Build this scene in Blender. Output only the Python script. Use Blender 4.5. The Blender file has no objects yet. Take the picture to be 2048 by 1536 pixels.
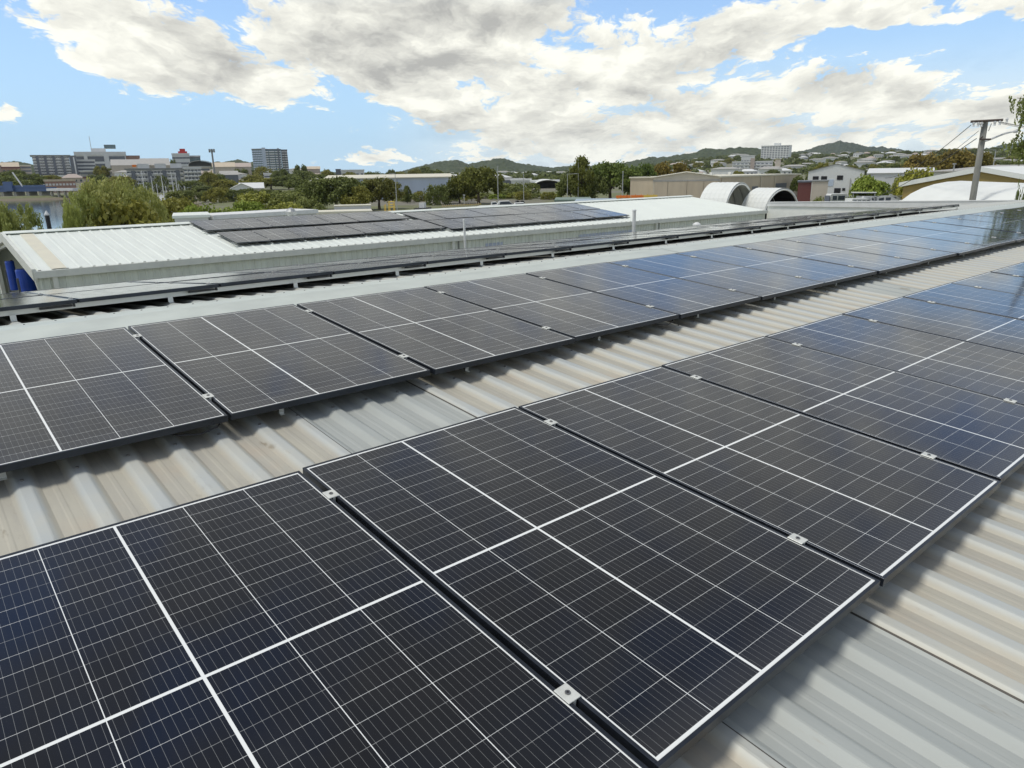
import bpy, bmesh, math, random
from mathutils import Vector, Matrix
R = math.radians
scene = bpy.context.scene
col = scene.collection
# ---------------------------------------------------------------- camera
CAM = Vector((0, 0, 7.5))
FPX = 1424.645
MR = ((0.7601384, -0.1963577, 0.6193813), (-0.6495714, -0.2066084, 0.7316898), (-0.0157036, -0.9585179, -0.2845994))
cam_d = bpy.data.cameras.new('camera')
cam = bpy.data.objects.new('camera', cam_d)
col.objects.link(cam)
cam_d.sensor_width = 36
cam_d.lens = FPX / 2048 * 36
cam_d.clip_start = 0.05
cam_d.clip_end = 9000
mw = Matrix([[MR[i][0], -MR[i][1], -MR[i][2], CAM[i]] for i in range(3)] + [[0, 0, 0, 1]])
cam.matrix_world = mw
scene.camera = cam
def ray(px, py):
    a, b = (px - 1024) / FPX, (py - 768) / FPX
    return Vector([MR[i][0] * a + MR[i][1] * b + MR[i][2] for i in range(3)])
def at(px, py, D):                       # the point seen at a photo pixel, D metres away over the ground
    d = ray(px, py)
    return CAM + d * (D / math.hypot(d.x, d.y))
def far(px, py, z):                      # distance at which that pixel reaches height z
    d = ray(px, py)
    return (z - CAM.z) / d.z * math.hypot(d.x, d.y)
# ---------------------------------------------------------------- light, sky, exposure
scene.view_settings.view_transform = 'Standard'
scene.view_settings.look = 'None'
scene.view_settings.exposure = 0.18
scene.view_settings.gamma = 1
SUN_EL, SUN_AZ = R(66), R(-62)           # azimuth from +Y towards +X
sdir = Vector((math.sin(SUN_AZ) * math.cos(SUN_EL), math.cos(SUN_AZ) * math.cos(SUN_EL), math.sin(SUN_EL)))
sl = bpy.data.lights.new('sun', 'SUN')
sl.energy = 2.1
sl.angle = R(15)
sl.color = (1.0, 0.95, 0.86)
so = bpy.data.objects.new('sun', sl)
col.objects.link(so)
so.rotation_euler = sdir.to_track_quat('Z', 'Y').to_euler()

class S:                                  # a socket with arithmetic
    nt = None
    def __init__(s, v): s.v = v
    @staticmethod
    def mk(kind, *a, clamp=False):
        n = S.nt.nodes.new('ShaderNodeMath'); n.operation = kind; n.use_clamp = clamp
        for i, x in enumerate(a):
            x = x.v if isinstance(x, S) else x
            if hasattr(x, 'links'): S.nt.links.new(x, n.inputs[i])
            else: n.inputs[i].default_value = x
        return S(n.outputs[0])
    def __add__(s, o): return S.mk('ADD', s, o)
    __radd__ = __add__
    def __sub__(s, o): return S.mk('SUBTRACT', s, o)
    def __rsub__(s, o): return S.mk('SUBTRACT', o, s)
    def __mul__(s, o): return S.mk('MULTIPLY', s, o)
    __rmul__ = __mul__
    def __truediv__(s, o): return S.mk('DIVIDE', s, o)
    def __gt__(s, o): return S.mk('GREATER_THAN', s, o)
    def __lt__(s, o): return S.mk('LESS_THAN', s, o)
def fn(k, *a): return S.mk(k, *a)
def clamp(a): return S.mk('ADD', a, 0.0, clamp=True)
def sstep(x, a, b, c=0.0, d=1.0):
    n = S.nt.nodes.new('ShaderNodeMapRange'); n.interpolation_type = 'SMOOTHSTEP'
    S.nt.links.new(x.v, n.inputs[0])
    for i, q in enumerate((a, b, c, d)): n.inputs[i + 1].default_value = q
    return S(n.outputs[0])
def comb(x, y, z):
    n = S.nt.nodes.new('ShaderNodeCombineXYZ')
    for i, q in enumerate((x, y, z)):
        if isinstance(q, S): S.nt.links.new(q.v, n.inputs[i])
        else: n.inputs[i].default_value = q
    return n.outputs[0]
def sep(v):
    n = S.nt.nodes.new('ShaderNodeSeparateXYZ'); S.nt.links.new(v, n.inputs[0])
    return [S(o) for o in n.outputs]
def noise(vec, scale, detail=4, rough=0.55, out=0, dist=0.0):
    n = S.nt.nodes.new('ShaderNodeTexNoise')
    if vec is not None: S.nt.links.new(vec, n.inputs['Vector'])
    n.inputs['Scale'].default_value = scale; n.inputs['Detail'].default_value = detail
    n.inputs['Roughness'].default_value = rough; n.inputs['Distortion'].default_value = dist
    return S(n.outputs[0]) if out == 0 else n.outputs[1]
def mixc(f, a, b):
    n = S.nt.nodes.new('ShaderNodeMix'); n.data_type = 'RGBA'
    for i, q in ((0, f), (6, a), (7, b)):
        if isinstance(q, S): S.nt.links.new(q.v, n.inputs[i])
        elif hasattr(q, 'links'): S.nt.links.new(q, n.inputs[i])
        elif i == 0: n.inputs[0].default_value = q
        else: n.inputs[i].default_value = (*q, 1)
    return n.outputs[2]

world = bpy.data.worlds.new('World'); scene.world = world
world.use_nodes = True
S.nt = wn = world.node_tree
wn.nodes.clear()
sky = wn.nodes.new('ShaderNodeTexSky'); sky.sky_type = 'NISHITA'; sky.sun_disc = False
sky.sun_elevation = SUN_EL; sky.sun_rotation = SUN_AZ
sky.air_density = 1.0; sky.dust_density = 0.1; sky.ozone_density = 1.5
tc = wn.nodes.new('ShaderNodeTexCoord')
dx, dy, dz = sep(tc.outputs['Generated'])
F0 = Vector((MR[0][2], MR[1][2])).normalized(); R0 = Vector((F0.y, -F0.x))
fa = dx * F0.x + dy * F0.y
ra = dx * R0.x + dy * R0.y
az = fn('ARCTAN2', ra, fa)
el = fn('ARCSINE', dz)
def azel(px, py):
    d = ray(px, py).normalized()
    return math.atan2(d.x * R0.x + d.y * R0.y, d.x * F0.x + d.y * F0.y), math.asin(d.z)
# cloud banks: centre and radii as seen in the photograph, turned into bearings and elevations; strength
BANKS = [(300, 85, 250, 88, .9, 10), (190, 90, 110, 50, .7, 10), (520, 150, 130, 65, .8, 15), (600, 60, 130, 110, .8, 20), (490, 190, 60, 28, .35, 60),
         (850, 40, 330, 140, 1.0, 5), (800, 120, 230, 70, .9, 5), (900, 215, 200, 50, .8, 15), (1080, 200, 160, 100, .75, 0), (1250, 130, 220, 95, .8, -8),
         (1480, 70, 170, 75, .8, -14), (1700, 22, 240, 34, .8, -5), (2000, 10, 250, 28, .7, 0), (1120, 270, 330, 60, .75, 6),
         (1450, 215, 280, 75, .75, -4), (1750, 205, 200, 65, .8, 0), (2000, 210, 160, 60, .8, -12), (1500, 285, 420, 38, .6, 0), (1950, 275, 260, 40, .6, 0),
         (760, 312, 75, 20, .6, -4), (650, 325, 70, 14, .4, 0), (980, 305, 130, 25, .5, 0), (14, 229, 34, 18, .5, 30),
         (-300, 60, 120, 60, .6, 0)]
GREY = [(430, 110, 100, 75, .8, 20), (260, 110, 60, 35, .3, 0), (770, 105, 230, 62, 1.0, 6), (900, 30, 230, 55, .8, 0), (1090, 20, 180, 50, .6, 0), (600, 70, 90, 40, .4, 0), (1120, 165, 80, 22, .7, 0), (960, 262, 230, 34, .5, 5),
        (1420, 130, 220, 45, .5, -8), (1330, 225, 200, 30, .5, 0), (1700, 165, 130, 28, .5, 0), (1950, 215, 140, 22, .5, 0), (1500, 265, 300, 20, .4, 0),
        ]
def blobs(banks, aw, ew):
    tot = None
    for (px, py, rx, ry, s, ang) in banks:
        ca, ce = azel(px, py)
        if ang == 'deg': ca, ce, kx, ky, ang = R(px), R(py), R(1), R(1), 0
        else:
            kx = abs(azel(px + 5, py)[0] - azel(px - 5, py)[0]) / 10
            ky = abs(azel(px, py + 5)[1] - azel(px, py - 5)[1]) / 10
        c, sn = math.cos(R(ang)), math.sin(R(ang))
        # x*x+y*y of the turned ellipse, as one vector transform
        m = S.nt.nodes.new('ShaderNodeMapping'); m.vector_type = 'TEXTURE'
        m.inputs['Location'].default_value = (ca, ce, 0); m.inputs['Rotation'].default_value = (0, 0, -R(ang))
        m.inputs['Scale'].default_value = (rx * kx, ry * ky, 1)
        S.nt.links.new(comb_cache(aw, ew), m.inputs['Vector'])
        L = S.nt.nodes.new('ShaderNodeVectorMath'); L.operation = 'LENGTH'; S.nt.links.new(m.outputs[0], L.inputs[0])
        g = sstep(S(L.outputs['Value']), 0.0, 1.75, s, 0.0)
        tot = g if tot is None else fn('MAXIMUM', tot, g)
    return tot
_cc = {}
def comb_cache(a, b):
    k = (id(a), id(b))
    if k not in _cc: _cc[k] = comb(a, b, 0.0)
    return _cc[k]
world.cycles.sampling_method = 'MANUAL'
world.cycles.sample_map_resolution = 512
def qv(a1, e1):
    ev = fn('MAXIMUM', e1, -0.02) + 0.42
    return comb(a1 / ev * 1.5, e1 / ev * 4.2, 0.0)
q0 = qv(az, el)
wcol = noise(q0, 2.6, 5, .62, out=1)
wx, wy, wz = sep(wcol)
aw = az + (wx - 0.5) * 0.13
ew = el + (wy - 0.5) * 0.085
tot = blobs(BANKS, aw, ew)
tot = fn('MAXIMUM', tot, sstep(fn('ABSOLUTE', az), 0.75, 1.0) * 0.45)
# overhead: an almost closed grey deck with a few blue gaps (bearing, elevation and radii in degrees)
GAPS = [(13, 14.5, 5.5, 2.6, .9, 'deg'), (27, 15.5, 5, 2.2, .8, 'deg'), (39, 20, 8, 4, .7, 'deg'), (42, 29, 10, 5, .8, 'deg'), (30, 43, 13, 8, .75, 'deg'), (-38, 37, 9, 5, .7, 'deg'), (-25, 47, 12, 6, .7, 'deg'), (120, 40, 40, 20, 1, 'deg'), (-120, 50, 40, 20, 1, 'deg'), (-42, 14, 10, 5, .6, 'deg')]
high = sstep(el, R(11), R(14))
gaps = blobs(GAPS, aw, ew)
tot = fn('MAXIMUM', tot, high * 0.85)
tot = (tot - gaps * 0.62) * 0.88
grey = fn('MAXIMUM', blobs(GREY, aw, ew), high * 0.62)
def puff(q):
    v = S.nt.nodes.new('ShaderNodeTexVoronoi'); v.feature = 'F1'; v.voronoi_dimensions = '2D'
    v.inputs['Scale'].default_value = 7.5; v.inputs['Detail'].default_value = 3.0
    v.inputs['Roughness'].default_value = 0.6; v.inputs['Lacunarity'].default_value = 2.3
    ws = S.nt.nodes.new('ShaderNodeVectorMath'); ws.operation = 'MULTIPLY_ADD'
    S.nt.links.new(wcol, ws.inputs[0]); ws.inputs[1].default_value = (.30, .30, 0); S.nt.links.new(q, ws.inputs[2])
    S.nt.links.new(ws.outputs[0], v.inputs['Vector'])
    return (noise(q, 3.4, 8, .60, dist=0.15) - 0.5) * 0.62 + (0.46 - S(v.outputs['Distance'])) * 0.34
n0 = puff(q0)
n1 = puff(qv(az - 0.010, el + 0.016))
d0 = tot + n0
alpha = sstep(d0, 0.10, 0.27)
softa = sstep(d0, -0.05, 0.65) * 0.92
alpha = alpha + (softa - alpha) * high
veil = sstep(el, 0.02, 0.16, 0.5, 0.0) * sstep(az, -0.20, 0.02)
alpha = fn('MAXIMUM', alpha, veil)
def soft(q): return noise(q, 3.4, 2.5, .5, dist=0.15)
s0 = soft(q0); s1 = soft(qv(az - 0.014, el + 0.024))
rim = (n0 - n1) * 0.95 + (s0 - s1) * 1.2
thin = 1.0 - sstep(d0, 0.12, 0.42)
lit = clamp(0.80 + rim + thin * 0.20 - grey * 0.70)
ccol = mixc(lit, (0.44, 0.44, 0.42), (0.97, 0.965, 0.87))
skm = wn.nodes.new('ShaderNodeVectorMath'); skm.operation = 'MULTIPLY'
wn.links.new(sky.outputs[0], skm.inputs[0]); skm.inputs[1].default_value = (0.125, 0.133, 0.158)
base = mixc(sstep(el, 0.0, 0.34, 0.85, 0.0), skm.outputs[0], (0.40, 0.63, 0.85))
dk = 1.0 - sstep(el, R(21), R(44)) * 0.46
dkv = wn.nodes.new('ShaderNodeVectorMath'); dkv.operation = 'SCALE'
wn.links.new(mixc(sstep(el, R(18), R(40)), ccol, mixc(0.4, ccol, (0.58, 0.62, 0.70))), dkv.inputs[0]); wn.links.new(dk.v, dkv.inputs['Scale'])
final = mixc(alpha, base, dkv.outputs[0])
bg = wn.nodes.new('ShaderNodeBackground'); bg.inputs[1].default_value = 1.0
wn.links.new(final, bg.inputs[0])
wo = wn.nodes.new('ShaderNodeOutputWorld'); wn.links.new(bg.outputs[0], wo.inputs[0])

# ---------------------------------------------------------------- helpers
class MB:
    def __init__(s): s.v = []; s.f = []; s.m = []
    def quad(s, a, b, c, d, m=0):
        n = len(s.v); s.v += [tuple(a), tuple(b), tuple(c), tuple(d)]; s.f.append((n, n + 1, n + 2, n + 3)); s.m.append(m); return s
    def poly(s, pts, m=0):
        n = len(s.v); s.v += [tuple(p) for p in pts]; s.f.append(tuple(range(n, n + len(pts)))); s.m.append(m); return s
    def box(s, x0, x1, y0, y1, z0, z1, m=0):
        n = len(s.v)
        s.v += [(x0, y0, z0), (x1, y0, z0), (x1, y1, z0), (x0, y1, z0), (x0, y0, z1), (x1, y0, z1), (x1, y1, z1), (x0, y1, z1)]
        for q in ((0, 3, 2, 1), (4, 5, 6, 7), (0, 1, 5, 4), (1, 2, 6, 5), (2, 3, 7, 6), (3, 0, 4, 7)):
            s.f.append(tuple(n + i for i in q)); s.m.append(m)
        return s
    def prism(s, pts, axis, a, b, m=0):      # outline in the other two axes, extruded from a to b
        def P(p, t): return {0: (t, p[0], p[1]), 1: (p[0], t, p[1]), 2: (p[0], p[1], t)}[axis]
        n = len(s.v); k = len(pts)
        s.v += [P(p, a) for p in pts] + [P(p, b) for p in pts]
        s.f.append(tuple(n + i for i in range(k))[::-1]); s.m.append(m)
        s.f.append(tuple(n + k + i for i in range(k))); s.m.append(m)
        for i in range(k):
            j = (i + 1) % k; s.f.append((n + i, n + j, n + k + j, n + k + i)); s.m.append(m)
        return s
    def tube(s, pts, rad, seg=8, m=0, cap=True):
        pts = [Vector(p) for p in pts]; rings = []
        if not isinstance(rad, (list, tuple)): rad = [rad] * len(pts)
        for i, p in enumerate(pts):
            t = (pts[min(i + 1, len(pts) - 1)] - pts[max(i - 1, 0)]).normalized()
            u = t.cross(Vector((0, 0, 1)) if abs(t.z) < .9 else Vector((1, 0, 0))).normalized(); w = t.cross(u)
            n = len(s.v); rings.append(n)
            for k in range(seg):
                a = 2 * math.pi * k / seg
                s.v.append(tuple(p + (u * math.cos(a) + w * math.sin(a)) * rad[i]))
        for i in range(len(rings) - 1):
            for k in range(seg):
                a, b = rings[i] + k, rings[i] + (k + 1) % seg
                s.f.append((a, b, b + rings[i + 1] - rings[i], a + rings[i + 1] - rings[i])); s.m.append(m)
        if cap:
            for r0 in (rings[0], rings[-1]): s.f.append(tuple(r0 + k for k in range(seg))); s.m.append(m)
        return s
    def mesh(s, name, mats, smooth=False):
        me = bpy.data.meshes.new(name); me.from_pydata(s.v, [], s.f)
        for m in (mats if isinstance(mats, (list, tuple)) else [mats]): me.materials.append(m)
        if any(s.m): me.polygons.foreach_set('material_index', s.m)
        if smooth: me.polygons.foreach_set('use_smooth', [True] * len(s.f))
        me.update(); return me
    def build(s, name, mats, parent=None, smooth=False, loc=None, fix=True):
        me = s.mesh(name, mats, smooth)
        if fix:
            b = bmesh.new(); b.from_mesh(me); bmesh.ops.recalc_face_normals(b, faces=b.faces); b.to_mesh(me); b.free()
        return link(name, me, parent, loc)
def link(name, me, parent=None, loc=None, rot=None, scale=None):
    o = bpy.data.objects.new(name, me); col.objects.link(o)
    if parent is not None: o.parent = parent
    if loc is not None: o.location = loc
    if rot is not None: o.rotation_euler = rot
    if scale is not None: o.scale = scale
    return o
def tag(o, label=None, cat=None, group=None, kind=None):
    if label: o['label'] = label
    if cat: o['category'] = cat
    if group: o['group'] = group
    if kind: o['kind'] = kind
    return o
def thing(name, label, cat, loc=(0, 0, 0), rz=0, group=None):
    o = bpy.data.objects.new(name, None); col.objects.link(o); o.empty_display_size = .2
    o.location = loc; o.rotation_euler = (0, 0, rz)
    return tag(o, label, cat, group)
def dup(root, loc=None, rot=None, scale=None, label=None, group=None):
    kids = {}
    for o in root.children_recursive: kids.setdefault(o.parent.name, []).append(o)
    def go(o, par):
        c = o.copy(); col.objects.link(c); c.parent = par
        for k in kids.get(o.name, []): go(k, c)
        return c
    r = go(root, None)
    if loc is not None: r.location = loc
    if rot is not None: r.rotation_euler = rot
    if scale is not None: r.scale = scale
    if label: r['label'] = label
    if group: r['group'] = group
    return r
def nth(n): return ['first', 'second', 'third', 'fourth', 'fifth', 'sixth', 'seventh', 'eighth', 'ninth', 'tenth', 'eleventh', 'twelfth', 'thirteenth', 'fourteenth', 'fifteenth', 'sixteenth', 'seventeenth', 'eighteenth', 'nineteenth', 'twentieth', 'twenty-first'][n]

# ---------------------------------------------------------------- materials
def pm(name, c, rough=.6, metal=0, spec=.5, var=0, vs=3, bump=0, bs=20, coord='Object', stretch=None):
    m = bpy.data.materials.new(name); m.use_nodes = True; nt = m.node_tree; S.nt = nt
    b = nt.nodes['Principled BSDF']; b.inputs['Base Color'].default_value = (*c, 1); b.inputs['Roughness'].default_value = rough
    b.inputs['Metallic'].default_value = metal; b.inputs['Specular IOR Level'].default_value = spec
    t = nt.nodes.new('ShaderNodeTexCoord'); v = t.outputs[coord]
    if stretch:
        mp = nt.nodes.new('ShaderNodeMapping'); mp.inputs['Scale'].default_value = stretch; nt.links.new(v, mp.inputs[0]); v = mp.outputs[0]
    if var:
        f = sstep(noise(v, vs, 5, .6), .3, .7)
        nt.links.new(mixc(f, tuple(x * (1 - var) for x in c), tuple(min(1, x * (1 + var)) for x in c)), b.inputs['Base Color'])
        rr = f * 0.12 + (rough - 0.06); nt.links.new(rr.v, b.inputs['Roughness'])
    if bump:
        bp = nt.nodes.new('ShaderNodeBump'); bp.inputs['Strength'].default_value = bump; bp.inputs['Distance'].default_value = .02
        nt.links.new(noise(v, bs, 4).v, bp.inputs['Height']); nt.links.new(bp.outputs[0], b.inputs['Normal'])
    return m
def bsdf(m): return m.node_tree.nodes['Principled BSDF']

# solar glass: white backsheet lines, busbars, dark cells
def glass_mat():
    m = bpy.data.materials.new('solar_cells'); m.use_nodes = True; S.nt = nt = m.node_tree; b = nt.nodes['Principled BSDF']
    t = nt.nodes.new('ShaderNodeTexCoord'); x, y, z = sep(t.outputs['Object'])
    xp = x - 0.0165
    xs = xp - (xp > 0.427) * 0.0065
    out = fn('MAXIMUM', fn('MAXIMUM', xp < 0.0, xs > 1.0575), 0.0)
    thickx = (xp > 0.4218) * (xp < 0.4305)
    fx = fn('FRACT', xs / 0.212) * 0.212
    linex = (fx > 0.2098)
    yp = (y * -1.0) - 0.0205
    ys = yp - (yp > 0.856) * 0.009
    out = fn('MAXIMUM', out, fn('MAXIMUM', yp < 0.0, ys > 1.7035))
    thicky = (yp > 0.851) * (yp < 0.8612)
    fy = fn('FRACT', ys / 0.071) * 0.071
    liney = (fy > 0.0697)
    row3 = fn('FRACT', fn('FLOOR', ys / 0.071) / 3.0 + 0.1) > 0.6
    fb = fn('ABSOLUTE', fn('FRACT', fx / 0.0210) - 0.5)
    bus = (fb < 0.020) * 0.20
    dots = (fb < 0.035) * (fn('ABSOLUTE', fy - 0.0355) > 0.032) * 0.20
    white = fn('MAXIMUM', fn('MAXIMUM', out, linex), fn('MAXIMUM', thickx, thicky))
    line = fn('MAXIMUM', white, fn('MAXIMUM', liney * (0.70 - row3 * 0.40), fn('MAXIMUM', bus, dots)))
    info = nt.nodes.new('ShaderNodeObjectInfo')
    wnz = nt.nodes.new('ShaderNodeTexWhiteNoise'); nt.links.new(comb(fn('FLOOR', xs / 0.212), fn('FLOOR', ys / 0.071), S(info.outputs['Random']) * 50.0), wnz.inputs['Vector'])
    cell = mixc(S(info.outputs['Random']) * 0.5 + S(wnz.outputs['Value']) * 0.5, (0.003, 0.0035, 0.005), (0.006, 0.006, 0.008))
    cell = mixc(sstep(noise(t.outputs['Object'], 1.3, 3), .35, .7, 0, .6), cell, (0.005, 0.007, 0.012))
    nt.links.new(mixc(line, cell, (0.80, 0.82, 0.79)), b.inputs['Base Color'])
    b.inputs['IOR'].default_value = 1.5
    # dust film near the lower edge and faint water marks
    dust = sstep(y, -1.60, -1.735) * 0.35 + sstep(noise(t.outputs['Object'], 2.2, 6, .65), .52, .8, 0, .10)
    spots = sstep(noise(t.outputs['Object'], 38, 2, .5), .70, .76) * sstep(noise(t.outputs['Object'], 3, 2), .45, .6)
    mp = nt.nodes.new('ShaderNodeMapping'); mp.inputs['Scale'].default_value = (5, .8, 1); nt.links.new(t.outputs['Object'], mp.inputs[0])
    runs = sstep(noise(mp.outputs[0], 1.5, 5, .7), .45, .8)
    film = clamp(dust * 0.10 + runs * 0.007 + spots * 0.03)
    lk = b.inputs['Base Color'].links[0]; src = lk.from_socket
    nt.links.new(mixc(film, src, (.50, .48, .42)), b.inputs['Base Color'])
    rg = dust * 0.35 + 0.085 + runs * 0.05
    nt.links.new(rg.v, b.inputs['Roughness'])
    b.inputs['Specular IOR Level'].default_value = 0.5
    bp = nt.nodes.new('ShaderNodeBump'); bp.inputs['Strength'].default_value = .03; bp.inputs['Distance'].default_value = .004
    nt.links.new(noise(t.outputs['Object'], 2.4, 2).v, bp.inputs['Height']); nt.links.new(bp.outputs[0], b.inputs['Normal'])
    return m
M_GLASS = glass_mat()
M_FRAME = pm('black_anodised_frame', (.030, .036, .046), .32, .55, var=.25, vs=6)
M_ALU = pm('mill_aluminium', (.62, .64, .62), .42, .75, var=.08)
M_CLAMP = pm('clamp_metal', (.66, .67, .62), .5, .35, var=.08, vs=30)
M_DARK = pm('dark_plastic', (.015, .016, .018), .5)
M_STEEL = pm('bolt_steel', (.25, .25, .25), .35, .9)

# old galvanised sheet with dust in the pans, and a few newer sheets
def roof_mat(side):
    m = bpy.data.materials.new('galvanised_roof_sheet'); m.use_nodes = True; S.nt = nt = m.node_tree; b = nt.nodes['Principled BSDF']
    t = nt.nodes.new('ShaderNodeTexCoord'); o = t.outputs['Object']; x, y, z = sep(o)
    mp = nt.nodes.new('ShaderNodeMapping'); mp.inputs['Scale'].default_value = (9, 1.2, 4); nt.links.new(o, mp.inputs[0])
    streak = noise(mp.outputs[0], 1.0, 6, .65)
    blot = noise(o, 2.1, 6, .62)
    fine = noise(o, 60, 3, .6)
    rib = sstep(z, 0.004, 0.019)
    pan = mixc(sstep(streak, .35, .68), (.47, .45, .37), (.40, .385, .33))
    pan = mixc(sstep(blot, .50, .78, 0, .55), pan, (.50, .40, .29))
    pan = mixc(sstep(blot, .30, .12, 0, .75) * sstep(streak, .45, .3), pan, (.12, .10, .07))
    ribc = mixc(sstep(blot, .3, .7), (.45, .48, .47), (.51, .51, .45))
    c = mixc(rib, pan, ribc)
    newer = fn('MAXIMUM', (x > 1.345) * (x < 2.055), (x > 7.05) * (x < 7.74))
    c = mixc(newer * 0.92, c, mixc(sstep(streak, .3, .7), (.36, .385, .365), (.42, .445, .42)))
    seam = fn('MAXIMUM', fn('ABSOLUTE', x - 2.057) < 0.003, fn('ABSOLUTE', x - 1.343) < 0.002)
    c = mixc(seam * 0.9, c, (.03, .025, .02))
    # stain marks of run-off
    sm = nt.nodes.new('ShaderNodeMapping'); sm.inputs['Scale'].default_value = (3.2, .9, 1); sm.inputs['Location'].default_value = (3.1, 1.7, 0); nt.links.new(o, sm.inputs[0])
    st = sstep(noise(sm.outputs[0], 1.6, 5, .7), .63, .70)
    c = mixc(st * 0.62 * (1.0 - rib * 0.55), c, (.20, .165, .11))
    c = mixc(sstep(noise(mp.outputs[0], 3.5, 6, .75), .60, .74) * 0.30, c, (.26, .20, .13))
    nt.links.new(c, b.inputs['Base Color'])
    rough = 0.46 + streak * 0.20 + newer * 0.06
    b.inputs['Specular IOR Level'].default_value = .35
    nt.links.new(rough.v, b.inputs['Roughness'])
    met = 0.10 + rib * 0.04 + newer * 0.04
    nt.links.new(met.v, b.inputs['Metallic'])
    bp = nt.nodes.new('ShaderNodeBump'); bp.inputs['Strength'].default_value = .06; bp.inputs['Distance'].default_value = .008
    nt.links.new((fine * 0.3 + streak).v, bp.inputs['Height']); nt.links.new(bp.outputs[0], b.inputs['Normal'])
    return m
M_ROOF = roof_mat(0)
M_CAP = pm('ridge_cap_paint', (.52, .56, .51), .5, .1, var=.07, vs=2.5)
M_NROOF = pm('pale_roof_sheet', (.72, .76, .70), .5, .05, var=.03, vs=1.2, stretch=(3, .5, 1))
M_NWALL = pm('pale_wall_sheet', (.62, .66, .59), .55, .05, var=.10, vs=1.5, stretch=(2, 2, .4))
M_NTRIM = pm('pale_trim', (.64, .66, .60), .5, .05, var=.06)
M_SKYL = pm('fibreglass_sheet', (.40, .46, .56), .35, .0, var=.12, vs=6, stretch=(2, 2, .4))
M_WHITE = pm('white_paint', (.68, .69, .67), .5, var=.05)
M_CREAM = pm('cream_roof', (.66, .63, .50), .5, var=.05)
M_TAN = pm('tan_sheet', (.54, .46, .34), .6, var=.07, vs=.6, stretch=(1, 1, .2))
M_TAN2 = pm('light_tan_sheet', (.60, .55, .44), .6, var=.05, vs=.4)
M_BLUEW = pm('blue_grey_sheet', (.46, .53, .62), .6, var=.06, vs=.3, stretch=(1, 1, .2))
M_OLIVE = pm('mustard_sheet', (.34, .25, .08), .6, var=.07, vs=.6)
M_RED = pm('red_sheet', (.15, .05, .045), .6, var=.1)
M_BRICK = pm('brick_wall', (.34, .21, .16), .8, var=.2, vs=1)
M_PINK = pm('salmon_render', (.44, .37, .32), .8, var=.1)
M_GREYR = pm('grey_roof', (.22, .23, .22), .6, var=.12, vs=.5)
M_MIDR = pm('mid_grey_roof', (.38, .37, .34), .6, var=.10, vs=.5)
M_BEIGE = pm('beige_wall', (.50, .45, .37), .7, var=.08, vs=.3)
M_LWALL = pm('light_wall', (.62, .63, .62), .7, var=.06, vs=.3)
M_WIN = pm('window_glass', (.07, .085, .11), .15, 0, .6, var=.3, vs=.5)
M_TEAL = pm('teal_glass', (.10, .15, .17), .2, .2, var=.25, vs=.2)
M_SLATE = pm('slate_panel', (.13, .145, .17), .5, var=.15)
M_BLUE = pm('blue_plastic', (.015, .07, .42), .35, var=.08)
M_BLUEST = pm('blue_steel', (.06, .11, .24), .5, var=.1)
M_ORANGE = pm('orange_paint', (.75, .20, .02), .5, var=.1)
M_YELLOW = pm('yellow_paint', (.70, .50, .08), .5, var=.1)
M_CONC = pm('concrete', (.36, .35, .31), .85, var=.15, vs=2, bump=.2)
M_POLE = pm('pole_concrete', (.20, .20, .175), .85, var=.22, vs=3, stretch=(1, 1, .3), bump=.2)
M_WOOD = pm('weathered_timber', (.07, .055, .045), .85, var=.2)
M_FABRIC = pm('white_fabric', (.74, .76, .72), .6, var=.03, vs=.7)
M_TIN = pm('galvanised_post', (.45, .46, .45), .45, .5, var=.1)
M_BLACK = pm('black_void', (.012, .012, .014), .7)
M_REDP = pm('red_paint', (.55, .03, .03), .5)
M_TYRE = pm('tyre_rubber', (.02, .02, .02), .8)
M_BARK = pm('bark', (.11, .085, .06), .9, var=.3, vs=4)
def leaf_mat(name, a, b_, trans=.25):
    m = bpy.data.materials.new(name); m.use_nodes = True; S.nt = nt = m.node_tree; b = nt.nodes['Principled BSDF']
    t = nt.nodes.new('ShaderNodeTexCoord'); g = nt.nodes.new('ShaderNodeNewGeometry')
    oi = nt.nodes.new('ShaderNodeObjectInfo')
    f = clamp(sstep(noise(t.outputs['Object'], .8, 3), .35, .65) * 0.6 + S(g.outputs['Random Per Island']) * 0.5)
    c = mixc(f, a, b_)
    mul = nt.nodes.new('ShaderNodeMix'); mul.data_type = 'RGBA'; mul.blend_type = 'MULTIPLY'; mul.inputs[0].default_value = 1
    nt.links.new(c, mul.inputs[6]); nt.links.new(oi.outputs['Color'], mul.inputs[7])
    nt.links.new(mul.outputs[2], b.inputs['Base Color']); b.inputs['Roughness'].default_value = .6; b.inputs['Specular IOR Level'].default_value = .25
    tr = nt.nodes.new('ShaderNodeBsdfTranslucent'); nt.links.new(mul.outputs[2], tr.inputs[0])
    mx = nt.nodes.new('ShaderNodeMixShader'); mx.inputs[0].default_value = trans
    nt.links.new(b.outputs[0], mx.inputs[1]); nt.links.new(tr.outputs[0], mx.inputs[2])
    nt.links.new(mx.outputs[0], nt.nodes['Material Output'].inputs[0])
    return m
M_LEAF = leaf_mat('leaves', (.115, .14, .032), (.29, .315, .095))
M_WILLOW = leaf_mat('pale_leaves', (.26, .29, .07), (.54, .54, .20), .35)

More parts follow.
